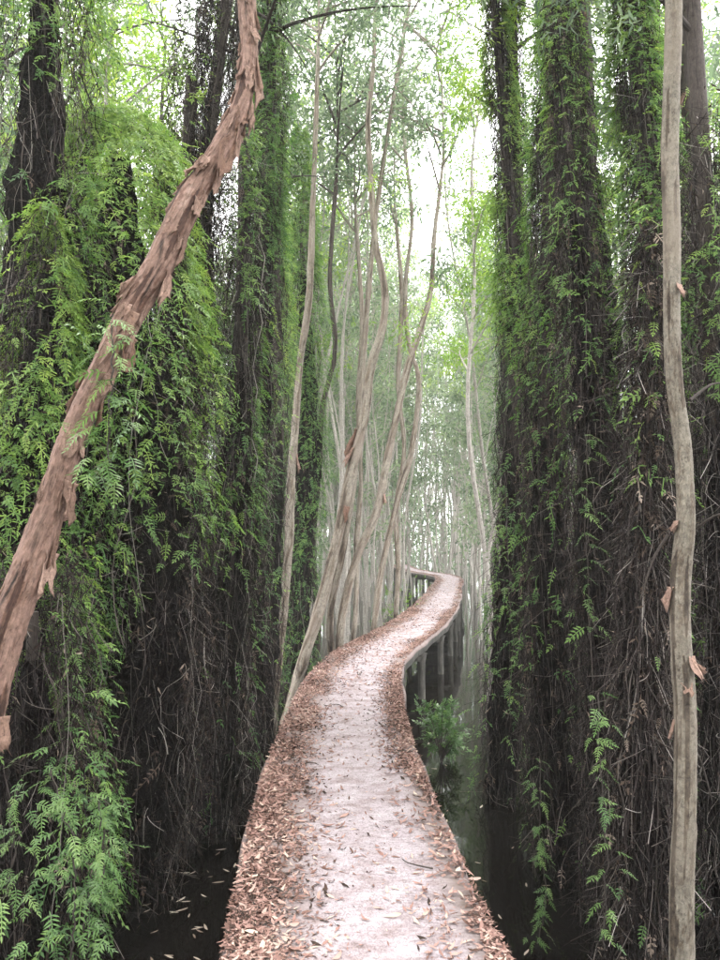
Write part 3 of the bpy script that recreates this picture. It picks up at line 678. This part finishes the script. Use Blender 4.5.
ht, hp, hr = hero_trunk('paperbark_tree', 'thick leaning tree with flaking reddish bark crossing the upper left',
    [(-45, 840, 48, 3.0), (-18, 720, 48, 3.05), (3, 640, 46, 3.1), (25, 580, 42, 3.15), (50, 510, 38, 3.2), (76, 430, 35, 3.25), (107, 362, 34, 3.3), (132, 310, 36, 3.35), (157, 268, 38, 3.4), (188, 203, 36, 3.5), (210, 167, 33, 3.55), (227, 138, 30, 3.6),
     (240, 108, 27, 3.65), (246, 80, 25, 3.7), (249, 52, 24, 3.75), (247, 8, 25, 3.8), (243, -60, 24, 3.9), (240, -160, 22, 4.0)], 'bark_red', 110, 620, 3, .009, fl, (1.3, 3.0, 2500, False), .76)
# --- right slender trunk
fl = [(.36, 60, .10, .05, .5), (.355, 20, .06, .04, .7), (.43, 175, .09, .05, .3), (.50, 180, .05, .05, .4), (.30, 185, .08, .03, .2), (.72, 60, .06, .03, .5), (.33, 100, .05, .04, .4)]
h2, hp2, hr2 = hero_trunk('paperbark_tree', 'slender pale grey trunk rising near the right edge in front of the vine curtain',
    [(680, 1040, 27, 3.3), (682, 960, 26, 3.3), (682, 880, 25, 3.3), (685, 800, 24, 3.3), (685, 700, 24, 3.32), (681, 640, 22, 3.33), (681, 580, 21, 3.35), (686, 520, 20, 3.35), (683, 450, 19, 3.4), (675, 390, 18, 3.4), (672, 330, 19, 3.4),
     (672, 240, 19, 3.45), (670, 160, 20, 3.5), (672, 80, 20, 3.5), (674, 0, 20, 3.5), (676, -120, 18, 3.5)], 'bark_pale', 64, 420, 9, .0045, fl, (1.2, 3.0, 2500, False), .86)
# its side twigs with dead shoots
for k, (a, b) in enumerate([((690, 533), (745, 515)), ((668, 535), (640, 600)), ((690, 400), (735, 385)), ((692, 745), (712, 800))]):
    mb = MB(); base = np.array(h2.location); p0 = P(*a, 3.38) - base; p1 = P(*b, 3.2 + .15 * k) - base; mid = (p0 + p1) / 2 + np.array([0, 0, .04])
    tube(mb, catmull([p0, mid, p1], 10), np.linspace(.008, .003, 10), 6); link('twig', mb.mesh('twig', M['bark_grey'], True), h2)

# --- pale crooked trunks left of the bend
CT = [
 ('crooked pale paperbark with a torn strip of red bark, tallest beside the bend', [(292, 700, 15, 9.6), (305, 655, 15, 9.7), (322, 600, 15, 9.8), (337, 540, 14, 9.9), (349, 480, 14, 10.0), (364, 420, 13, 10.1), (370, 370, 13, 10.2), (383, 325, 11, 10.3), (384, 285, 10, 10.4), (375, 240, 9, 10.4), (371, 180, 8, 10.5), (368, 120, 8, 10.5), (374, 60, 6, 10.6), (375, 0, 5, 10.7)], [(.42, 200, .38, .14, .12), (.40, 150, .25, .10, .2), (.33, 60, .2, .08, .2)], (1.6, 2.4, 1500)),
 ('slim pale trunk leaning right beside the bend, its foot at the walkway edge', [(338, 660, 9, 11.2), (342, 615, 9, 11.3), (356, 560, 9, 11.4), (377, 510, 9, 11.5), (387, 460, 9, 11.6), (398, 410, 8, 11.7), (407, 370, 8, 11.8), (420, 330, 7, 11.9), (431, 290, 6, 12.0), (434, 240, 5, 12.0), (441, 180, 4, 12.1)], [(.4, 30, .14, .06, .3)], (1.3, 3.0, 2200)),
 ('thin forked pale trunk bowing right just before the far bend', [(373, 640, 7, 13.2), (378, 590, 7, 13.3), (388, 540, 7, 13.4), (399, 495, 7, 13.5), (411, 455, 7, 13.6), (417, 410, 6, 13.7), (418, 375, 6, 13.7), (409, 345, 5, 13.8), (405, 290, 5, 13.9), (412, 220, 4, 14), (405, 150, 4, 14)], [], (1.3, 3.0, 2200)),
 ('bare pale trunk with a kinked stem standing in the water at the left edge', [(271, 735, 11, 9.0), (276, 680, 11, 9.1), (283, 610, 11, 9.1), (289, 540, 10, 9.2), (291, 480, 10, 9.3), (296, 420, 9, 9.4), (300, 360, 8, 9.5), (309, 300, 8, 9.5), (312, 230, 7, 9.6), (315, 150, 6, 9.7), (318, 60, 5, 9.8)], [(.5, 10, .2, .06, .25)], (1.2, 2.4, 2000)),
 ('straight thin trunk just behind the tall crooked paperbark', [(332, 668, 8, 11.5), (331, 610, 8, 11.5), (345, 540, 8, 11.6), (356, 460, 7, 11.6), (362, 380, 7, 11.7), (368, 300, 6, 11.8), (378, 200, 5, 11.9), (395, 90, 5, 12), (410, 0, 4, 12.2)], [], (1.3, 2.6, 1500)),
 ('thin mossy upright trunk in the middle of the trunk cluster', [(352, 655, 6, 12.0), (356, 600, 6, 12.0), (357, 540, 6, 12.1), (361, 480, 5, 12.1), (358, 400, 5, 12.2), (362, 320, 5, 12.3), (356, 220, 4, 12.4)], [], (1.1, 2.4, 2000)),
 ('thin trunk with a dark twisting stem rising left of the tall crooked paperbark', [(312, 690, 7, 10.8), (318, 620, 7, 10.9), (312, 550, 7, 11), (318, 480, 7, 11), (322, 410, 6, 11.1), (335, 350, 6, 11.2), (330, 280, 5, 11.3), (336, 180, 5, 11.4)], [], (1.2, 2.4, 2000)),
 ('pale double stem beside the far bend of the walkway', [(395, 625, 6, 15.5), (398, 570, 6, 15.6), (396, 510, 6, 15.7), (404, 450, 5, 15.8), (398, 380, 5, 15.9), (402, 300, 5, 16), (396, 220, 4, 16)], [], (1.3, 3.0, 2200)),
]
for k, (lb, pts, fls, cr_) in enumerate(CT):
    hero_trunk('paperbark_tree', lb, pts, 'bark_mid' if k != 6 else 'bark_grey', 18, 90, 30 + k, .012, fls, (*cr_, True), (.70 if k == 0 else .82))

# --- vine-wrapped trees (near ones unique)
def vt(seed, label, px, d, rz=0, tilt=(0, 0), group=None, **kw):
    return make_tree(vine_column(seed, **kw), 'vine_covered_tree', label, 'tree', pos_d(px, d), rz, group, tilt)
BASEV = {}
# left
vt(101, 'dark vine-wrapped tree at the far left edge behind the leaning trunk', 20, 4.6, H=8, R0=.42, R1=.30, green=(.75, .9), n_green=2900, patches=.7, n_strand=500, n_twig=1400, n_dead=500, lean=(-.01, .02))
vt(102, 'fern-smothered stump with a bright rounded top behind the leaning trunk', 118, 5.0, H=2.8, topz=5.35, R0=.46, R1=.50, dome=.80, green=(-.12, 1.3), n_green=3800, n_strand=260, n_twig=1400, n_dead=500, crown=False, patches=.35, lean=(0.012, 0), solid=.93, trunk_r=.05)
vt(120, 'bright green fern mass spilling in from the left edge above the leaning trunk', -6, 4.1, H=3.2, topz=4.25, R0=.26, R1=.26, dome=.4, green=(.1, 1.2), n_green=1700, n_strand=240, n_twig=800, n_dead=300, crown=False, patches=.85, solid=.9, trunk_r=.05)
vt(103, 'leaning column of bare purplish dead stems behind the fern dome', 172, 5.7, H=8.5, R0=.24, R1=.15, green=(.15, .06), n_green=300, n_strand=600, n_twig=2200, n_dead=700, lean=(.075, .02), core=.55, crown=False)
vt(104, 'broad black curtain of dead stems standing in the water by the left edge', 212, 6.0, H=8, topz=5.8, R0=.24, R1=.14, green=(.03, 1.4), n_green=1500, n_strand=520, n_twig=1500, n_dead=500)
vt(105, 'dark vine-wrapped tree with green ferns nearest the walkway edge on the left', 246, 7.0, H=9, R0=.20, R1=.13, green=(.05, 1.6), n_green=1900, patches=.7, n_strand=420, n_twig=1200, n_dead=380)
vt(106, 'tall fern column tapering to a point above the left trunk cluster', 292, 10.6, H=8.3, topz=8.4, R0=.20, R1=.24, dome=.5, green=(.35, 1.1), n_green=3000, n_strand=260, n_twig=600, n_dead=200, patches=.5, crown=False, trunk_r=.05, fern='fern', tilt=(0, .02))
vt(107, 'low ferny tangle in the lower left corner at the foot of the leaning tree', 40, 3.7, H=2.2, topz=2.3, R0=.34, R1=.22, green=(.7, .5), n_green=800, n_strand=320, n_twig=900, n_dead=350, crown=False, core=.55, trunk_r=.03)
vt(114, 'thick dark tangle of stems standing behind the lower left ferns', 95, 4.9, H=2.0, topz=4.0, R0=.36, R1=.30, green=(.03, .3), n_green=250, n_strand=450, n_twig=1500, n_dead=500, crown=False)
vt(115, 'slim dark column of roots between the black curtain and the purplish one', 150, 5.5, H=7.0, R0=.26, R1=.16, green=(.02, .9), n_green=500, n_strand=420, n_twig=1300, n_dead=450, crown=False)
vt(118, 'slim green-draped column between the black curtain and the pale trunks', 262, 8.6, H=9, topz=8.5, R0=.15, R1=.16, green=(.1, 1.2), n_green=1400, n_strand=200, n_twig=500, n_dead=160, solid=.5)
vt(119, 'narrow ferny column standing just left of the bare pale kinked trunk', 262, 11.5, H=10, R0=.2, R1=.16, green=(.3, 1.1), n_green=1200, n_strand=180, n_twig=400, n_dead=140, solid=.5, far=True)
# right
vt(108, 'vine-wrapped tree standing in the open water right of the bend', 502, 6.8, H=8.5, topz=8.5, solid=.5, R0=.21, R1=.07, green=(.25, 1.7), n_green=2000, n_strand=480, n_twig=1400, n_dead=500, crown_mat='crown_yellow', n_crown=9000)
vt(109, 'thick dark column of dead stems with few ferns right of the water', 566, 5.3, H=9, topz=8.5, solid=.5, R0=.23, R1=.085, green=(.12, 1.6), n_green=1500, patches=.8, n_strand=620, n_twig=2000, n_dead=700, crown_mat='crown_yellow', n_crown=5000)
vt(110, 'dark vine column behind the slender trunk with ferns at head height', 640, 4.9, H=8, topz=7.5, solid=.5, R0=.24, R1=.07, green=(.12, 1.6), n_green=1700, patches=.8, n_strand=560, n_twig=1700, n_dead=600)
vt(111, 'ragged brown vine curtain at the right edge of the picture', 735, 4.4, H=7, topz=5, R0=.26, R1=.14, green=(.4, .8), n_green=700, n_strand=420, n_twig=1500, n_dead=400)
vt(112, 'thin dark column of roots squeezed between the two thick right columns', 606, 4.7, H=5.4, topz=6.2, R0=.20, R1=.10, green=(.1, 1.0), n_green=500, n_strand=420, n_twig=1600, n_dead=500, crown=False, trunk_r=.04)
vt(117, 'tapering black bundle of hanging roots nearest the viewer at the bottom right', 630, 4.0, H=3.0, topz=4.2, R0=.20, R1=.07, green=(.1, .5), n_green=140, n_strand=500, n_twig=1700, n_dead=500, crown=False, trunk_r=.04)
vt(113, 'narrow fern-hung column between the water tree and the thick dark one', 535, 7.6, H=9.5, solid=.45, R0=.15, R1=.08, green=(.4, 1.2), n_green=1200, n_strand=360, n_twig=900, n_dead=300, crown_mat='crown_yellow', n_crown=8000)
vt(116, 'fern-clad pale trunk rising behind the slender right trunk', 628, 6.4, H=10, R0=.16, R1=.26, green=(.2, 1.2), n_green=1400, n_strand=260, n_twig=700, n_dead=200, patches=.6)

# --- bare dark trunks among the right columns
for lb, pts, w_ in [('straight dark trunk rising out of the thick right vine column', [(586, 700, 16, 5.6), (587, 400, 17, 5.6), (588, 200, 18, 5.6), (584, 80, 18, 5.6), (580, 0, 18, 5.7), (578, -120, 16, 5.8)], 0),
                    ('dark shaggy trunk right beside the slender pale one', [(700, 760, 14, 5.3), (697, 500, 16, 5.3), (694, 300, 17, 5.3), (691, 120, 18, 5.3), (688, 0, 18, 5.3), (684, -140, 17, 5.4)], 0),
                    ('whitish peeling trunk glimpsed between the right vine columns', [(655, 620, 11, 6.0), (650, 480, 12, 6.0), (648, 350, 12, 6.0), (651, 200, 11, 6.0), (654, 60, 10, 6.1), (656, -60, 10, 6.1)], 1)]:
    hero_trunk('paperbark_tree', lb, pts, 'bark_far' if w_ else 'bark_grey', 30, 160, 60 + len(pts), .012, [(.5, 20, .12, .05, .3), (.7, 160, .1, .05, .3), (.8, 90, .1, .05, .3)], (1.5, 2.6, 3500, False))

# --- shared variants for the forest behind
g = np.random.default_rng(77)
VC = [vine_column(200 + k, H=8 + 1.2 * (k % 3), R0=.17 + .03 * (k % 3), R1=.12, topz=5.0 + .8 * k, green=(.3, 1.1), n_green=900, n_strand=200, n_twig=450, n_dead=160, far=True, n_crown=2600, crown_r=1.3, crown_mat=('crown', 'crown_yellow', 'crown')[k % 3], patches=.8) for k in range(6)]
def bg_tree(seed, H, r, nleaf, z0=.35, cm='crown', cr_=1.3, far=True):
    g_ = np.random.default_rng(seed); K = 26; z = np.linspace(-.5, H, K)
    a, b, c, d = g_.uniform(-1, 1, 4); ph = g_.uniform(0, 6, 4)
    def cen(zq):
        zq = np.asarray(zq, float); t = zq / H
        return np.stack([a * .7 * t + .28 * c * np.sin(t * 5 + ph[0]) + .09 * np.sin(t * 15 + ph[2]) - .28 * c * math.sin(ph[0]), b * .7 * t + .28 * d * np.sin(t * 5 + ph[1]) + .07 * np.sin(t * 13 + ph[3]), zq], -1)
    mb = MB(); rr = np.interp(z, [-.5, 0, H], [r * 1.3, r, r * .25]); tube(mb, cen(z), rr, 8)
    if g_.random() < .6:
        zf = H * g_.uniform(.15, .4); p0 = cen(zf); L = H * .55; an = g_.uniform(0, 6.28); s = np.linspace(0, 1, 14)[:, None]
        p = p0 + np.array([math.cos(an) * .22, math.sin(an) * .22, 1]) * L * s + np.array([math.sin(an * 3), math.cos(an * 2), 0]) * .15 * np.sin(s * 7)
        tube(mb, p, np.linspace(r * .6, r * .15, 14), 6)
    br, lvs = make_crown(g_, lambda zq: cen(float(zq)), H * z0, H + .3, cr_, nleaf, far, cm, nb=14, br_r=r * .35, bark='bark_far')
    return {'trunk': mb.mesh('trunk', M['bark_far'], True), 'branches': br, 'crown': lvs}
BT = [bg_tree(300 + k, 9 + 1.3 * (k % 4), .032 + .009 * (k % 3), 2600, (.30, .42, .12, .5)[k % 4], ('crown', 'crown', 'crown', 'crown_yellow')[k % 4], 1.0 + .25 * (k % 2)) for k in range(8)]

NB = bg_tree(401, 9.5, .038, 9000, .42, 'crown_yellow', 1.35, False)
make_tree(NB, 'leafy_tree', 'leafy yellow-green tree spreading over the water behind the first right column', 'tree', pos_d(488, 9.3), .4)
NB2 = bg_tree(402, 10.5, .05, 3500, .40, 'crown_yellow', 1.25, False)
make_tree(NB2, 'leafy_tree', 'bright leafy tree filling the gap above the fern dome at the upper left', 'tree', pos_d(150, 9.0), 1.4)
def path_x(y): 
    k = np.argsort(path[:, 1]); return float(np.interp(y, path[k, 1], path[k, 0]))
def clear(x, y, m=.8):
    dd = np.min(np.linalg.norm(path[:, :2] - np.array([x, y]), axis=1)); return dd > HW + m
PT = [bg_tree(500 + k, 10 + k, .034 + .006 * (k % 3), 420, .55, 'crown', .8) for k in range(5)]
protoP = [None] * 5
def place_p(k, x, y):
    lb = 'thin bare pale stem among the crowded trunks around the far bend'; gr = 'bare stems crowded around the far bend'
    a = (x, y, 0), g.uniform(0, 6.28), gr, (g.normal(0, .035), g.normal(0, .035)), g.uniform(.8, 1.2)
    if protoP[k] is None: protoP[k] = make_tree(PT[k], 'paperbark_tree', lb, 'tree', *a)
    else: copy_thing(protoP[k], lb, *a)
protoV = [None] * len(VC); protoB = [None] * len(BT)
def place_v(k, x, y, label, group, sc=1.0):
    rz = g.uniform(0, 6.28); tl = (g.normal(0, .03), g.normal(0, .03))
    if protoV[k] is None: protoV[k] = make_tree(VC[k], 'vine_covered_tree', label, 'tree', (x, y, 0), rz, group, tl, sc); return
    copy_thing(protoV[k], label, (x, y, 0), rz, group, tl, sc)
def place_b(k, x, y, label, group, sc=1.0):
    rz = g.uniform(0, 6.28); tl = (g.normal(0, .05), g.normal(0, .05)) if y < 40 else (g.normal(0, .09), g.normal(0, .09))
    if protoB[k] is None: protoB[k] = make_tree(BT[k], 'paperbark_tree', label, 'tree', (x, y, 0), rz, group, tl, sc); return
    copy_thing(protoB[k], label, (x, y, 0), rz, group, tl, sc)
pts_used = [(pos_d(a, b)[0], b) for a, b in ((20, 4.6), (118, 5), (172, 5.7), (212, 6), (246, 7), (288, 9.2), (502, 6.8), (566, 5.3), (640, 4.9), (735, 4.4), (535, 7.6), (628, 6.4), (95, 4.9), (150, 5.5))]
def free(x, y, m): return all((x - a) ** 2 + (y - b) ** 2 > m * m for a, b in pts_used)
for k_, (x_, y_) in enumerate(((-1.5, -.6), (1.6, -.9), (-1.7, -2.4), (1.9, -2.6), (-1.4, -4.2), (1.5, -4.5), (-2.9, -1.4), (3.1, -1.7), (-2.9, -4), (3, -4.2), (-1.9, -6.5), (2.1, -6.8), (-.4, -8.5), (.9, -9), (-3, 1.0), (3.1, .8), (-2.5, 2.0), (2.6, 1.9))):  # forest carried on out of view, added to shade the near walkway
    place_v(k_ % 6, x_, y_, 'unseen vine-wrapped tree around the viewer, added to shade the near walkway', 'unseen vine-wrapped trees added to shade the near walkway', 1.05)
# second rows of vine columns on both sides
cnt = 0
for _ in range(4000):
    if cnt >= 56: break
    y = g.uniform(5.0, 30); side = -1 if g.random() < .5 else 1
    x = side * g.uniform(1.2, 11)
    px = 360 + F * x / y
    if not (-60 < px < 780): continue
    if not clear(x, y, .75) or not free(x, y, .75): continue
    if 185 < px < 620 and y < 15: continue
    if 295 < px < 482: continue                   # the lit avenue stays open
    if side > 0 and 420 < px < 560 and y < 9.5: continue      # open water
    pts_used.append((x, y)); cnt += 1
    lab = ('vine-wrapped tree in the dim rows behind the left curtain', 'vine-wrapped trees behind the left curtain') if side < 0 else ('vine-wrapped tree in the rows behind the right columns', 'vine-wrapped trees behind the right columns')
    place_v(int(g.integers(0, len(VC))), x, y, *lab, g.uniform(.85, 1.15))
for k_, (px_, y_) in enumerate(((404, 27.0), (397, 24.5), (390, 29.0), (380, 26.0), (410, 31.5), (386, 22.0), (372, 29.0))):
    place_b(k_, (px_ - 360) / F * y_, y_, ('slender pale tree in the knot of stems where the walkway disappears'), 'stems hiding the end of the walkway', 1.0); pts_used.append(((px_ - 360) / F * y_, y_))
for px_, y_, k_ in ((476, 38.0, 1), (489, 29.0, 5), (436, 46.0, 3), (462, 47.0, 0)):
    place_b(k_, (px_ - 360) / F * y_, y_, 'slender pale tree fading into the haze beyond the far bend', 'hazy trees beyond the far bend', 1.65); pts_used.append(((px_ - 360) / F * y_, y_))
cnt = 0
for _ in range(9000):
    if cnt >= 180: break
    y = 9 + 45 * g.random() ** 1.15; px = g.uniform(-40, 760) if g.random() < .45 else g.uniform(280, 500); x = (px - 360) / F * y
    if not clear(x, y, .5) or not free(x, y, .45): continue
    if 270 < px < 500 and y < 15: continue
    if 420 < px < 560 and y < 12: continue
    if 408 < px < 470 and y < 36: continue
    pts_used.append((x, y)); cnt += 1
    if y > 34: lab = ('slender pale tree fading into the haze beyond the far bend', 'hazy trees beyond the far bend')
    elif x < path_x(y): lab = ('slender pale-stemmed tree in the forest left of the walkway', 'slender trees left of the walkway')
    else: lab = ('slender pale-stemmed tree in the forest right of the walkway', 'slender trees right of the walkway')
    place_b(int(g.integers(0, len(BT))), x, y, *lab, g.uniform(.85, 1.25) * (1 if y < 30 else 1.25))

def distant_woods():
    g_ = np.random.default_rng(9); n = 620; y = g_.uniform(44, 115, n); px = g_.uniform(-60, 780, n); x = (px - 360) / F * y
    mb = MB()
    for k in range(n):
        H = g_.uniform(11, 18); z = np.linspace(-.5, H, 9); c = np.stack([x[k] + g_.normal(0, .35, 9).cumsum() * .5, y[k] + 0 * z, z], -1)
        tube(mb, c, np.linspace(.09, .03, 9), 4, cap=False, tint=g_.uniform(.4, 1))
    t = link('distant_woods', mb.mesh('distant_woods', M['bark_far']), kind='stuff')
    t['label'] = 'pale mass of far woods closing the view beyond the walkway'; t['category'] = 'woods'
    ncl = 9000; i = g_.integers(0, n, ncl); zz = 19 * g_.random(ncl) ** 1.5
    cx = np.stack([x[i], y[i], zz], -1) + g_.normal(size=(ncl, 3)) * [1.3, 1.3, .5]; nl = 130000; k = g_.integers(0, ncl, nl)
    pos = cx[k] + g_.normal(size=(nl, 3)) * .38; X, Y, Z = basis(g_.normal(size=(nl, 3)), g_.normal(size=(nl, 3))); mb = MB()
    ct = g_.uniform(.1, .9, ncl); scatter(mb, *LEAF_FAR, pos, X, Y, Z, g_.uniform(2.6, 5, nl), ct[k])
    o = link('foliage', mb.mesh('foliage', M['crown']), t, kind='stuff')
distant_woods()

cnt = 0
for _ in range(5000):
    if cnt >= 72: break
    y = g.uniform(12.5, 48); px = g.uniform(290, 492); x = (px - 360) / F * y
    if not clear(x, y, .25) or not free(x, y, .3) or (path_x(y) - .9 < x < path_x(y) + .9): continue
    if px > 405 and px < 468 and y < 36: continue
    pts_used.append((x, y)); cnt += 1; place_p(int(g.integers(0, 5)), x, y)
# ================================================================ climbing fern chains near the camera (each frond a part)
HF = []
for k in range(4):
    V_, Q_, T_ = frond_template((5, 6, 4, 7)[k], (.13, .17, .10, .20)[k], .062, .0135, True, (.2, .35, .1, .3)[k], np.random.default_rng(40 + k))
    mb = MB(); mb.add(V_, Q_, T_, tint=.45 + .1 * k); HF.append(mb.mesh('frond', M['fern_bright']))
def chain(label, pts, n, size, spread=.04, seed=0):
    size *= .45; n = int(n * 2.0)
    g_ = np.random.default_rng(seed); pp = catmull(np.array([P(a, b, d) for a, b, d in pts]), 30); base = pp[-1].copy(); base[2] = max(base[2], 0)
    t = thing('climbing_fern', label, 'fern', base); mb = MB(); q = pp - base + g_.normal(size=pp.shape) * .006
    tube(mb, q, .0035, 5); link('stem', mb.mesh('stem', M['bark_grey'], True), t)
    for k in range(n):
        i = int((k + g_.random() * .8) / n * 29); o = link('frond', HF[g_.integers(0, 4)], t, q[i] + g_.normal(size=3) * spread * .4)
        a = -math.pi / 2 + (1 if k % 2 else -1) * g_.uniform(.2, 1.7)
        o.rotation_euler = (g_.normal(0, .25) , g_.uniform(.0, .75), a); o.scale = (size * g_.uniform(.75, 1.25),) * 3
    return t
chain('lush bright green fern cascade at the bottom left above the water', [(50, 770, 3.05), (70, 830, 2.95), (75, 900, 2.9), (70, 975, 2.85)], 46, 1.1, .22, 1)
chain('bright fern spray hanging beside the lush cascade at the bottom left', [(98, 795, 3.3), (104, 850, 3.2), (100, 905, 3.1)], 16, .95, .05, 2)
chain('string of small green ferns climbing between the hanging bark flap and dark stems', [(72, 590, 3.6), (76, 660, 3.55), (66, 720, 3.5), (60, 790, 3.4)], 14, 1.05, .03, 3)
chain('pale ferns growing on the leaning red trunk at mid height', [(112, 325, 3.08), (112, 380, 3.02), (108, 430, 3.0), (112, 490, 3.05)], 26, 1.5, .16, 4)
chain('string of bright ferns climbing the dark column at eye level on the right', [(590, 430, 4.5), (586, 500, 4.45), (588, 570, 4.4), (590, 640, 4.4)], 15, 1.25, .05, 5)
chain('string of bright ferns hanging low beside the slender right trunk', [(598, 690, 3.6), (600, 760, 3.58), (606, 850, 3.55), (604, 950, 3.5)], 18, 1.0, .05, 6)
chain('dense string of tiny ferns dangling over the right water', [(541, 760, 4.3), (540, 830, 4.25), (546, 890, 4.2), (538, 945, 4.15)], 26, .85, .06, 7)
chain('faint fern string on the water tree right of the bend', [(505, 470, 6.4), (508, 560, 6.4), (512, 650, 6.4), (508, 720, 6.4)], 16, 1.2, .07, 8)
chain('ferns trailing down the dim column left of the water', [(140, 600, 5.0), (138, 680, 4.95), (132, 760, 4.9)], 14, 1.0, .05, 9)
chain('fern sprig at the left edge below the bark flap', [(8, 800, 3.0), (14, 850, 3.0), (6, 900, 2.95)], 16, .9, .12, 10)
chain('yellowish ferns on the right column above the bright string', [(600, 330, 4.8), (604, 380, 4.75), (598, 430, 4.7)], 12, 1.0, .05, 11)

# ================================================================ shrubs in the water
def shrub(label, loc, r, h, n, seed, matn='crown_yellow'):
    g_ = np.random.default_rng(seed); t = thing('shrub', label, 'shrub', loc); mb = MB(); tips = []
    for k in range(16):
        a = g_.uniform(0, 6.28); e = np.array([math.cos(a) * r * g_.uniform(.2, 1.3), math.sin(a) * r * g_.uniform(.2, 1.3), h * g_.uniform(.25, 1.05)]); p = np.linspace(0, 1, 6)[:, None] * e; p[:, 2] = e[2] * np.linspace(0, 1, 6) ** .7
        tube(mb, p, np.linspace(.008, .002, 6), 4, cap=False); tips += [p[3], p[4], p[5]]
    link('stems', mb.mesh('stems', M['bark_grey']), t, kind='stuff'); tips = np.array(tips); mb = MB()
    k = g_.integers(0, len(tips), n); pos = tips[k] + g_.normal(size=(n, 3)) * r * .14
    X, Y, Z = basis(norm(pos - [0, 0, h * .4]) + g_.normal(size=(n, 3)) * .5, np.array([0, 0, 1.]) + g_.normal(size=(n, 3)) * .4)
    tv, tq = FR[2]; scatter(mb, tv, tq, pos, X, Y, Z, g_.uniform(.4, .8, n), np.clip(g_.normal(.3, .25, n), 0, 1))
    link('foliage', mb.mesh('foliage', M[matn]), t)
shrub('bright green leafy bush in the water beside the walkway supports', pos_d(441, 7.9), .20, .58, 330, 1, 'fern_bright')
shrub('green bush left of the walkway just before the far bend', (pos_d(402, 17.0)[0], 17.0, 0), .55, 1.3, 260, 2)
shrub('small bush at the foot of the bare pale trunk by the left edge', (pos_d(293, 10.5)[0] - .1, 10.5, 0), .35, 1.5, 200, 3, 'fern')

# ================================================================ haze
m = bpy.data.materials.new('haze'); m.use_nodes = True; nt = m.node_tree; nt.nodes.clear()
oo = nt.nodes.new('ShaderNodeOutputMaterial'); pv = nt.nodes.new('ShaderNodeVolumePrincipled')
pv.inputs['Color'].default_value = (.96, .98, .97, 1); pv.inputs['Density'].default_value = .0015; pv.inputs['Anisotropy'].default_value = .2
nt.links.new(pv.outputs[0], oo.inputs['Volume'])
mb = MB(); x0, x1, y0, y1, z0, z1 = -401, 401, -151, 651, -1.6, 24.0
mb.add([(x0, y0, z0), (x1, y0, z0), (x1, y1, z0), (x0, y1, z0), (x0, y0, z1), (x1, y0, z1), (x1, y1, z1), (x0, y1, z1)], [[0, 3, 2, 1], [4, 5, 6, 7], [0, 1, 5, 4], [1, 2, 6, 5], [2, 3, 7, 6], [3, 0, 4, 7]])
o = link('haze', mb.mesh('haze', m), kind='stuff')
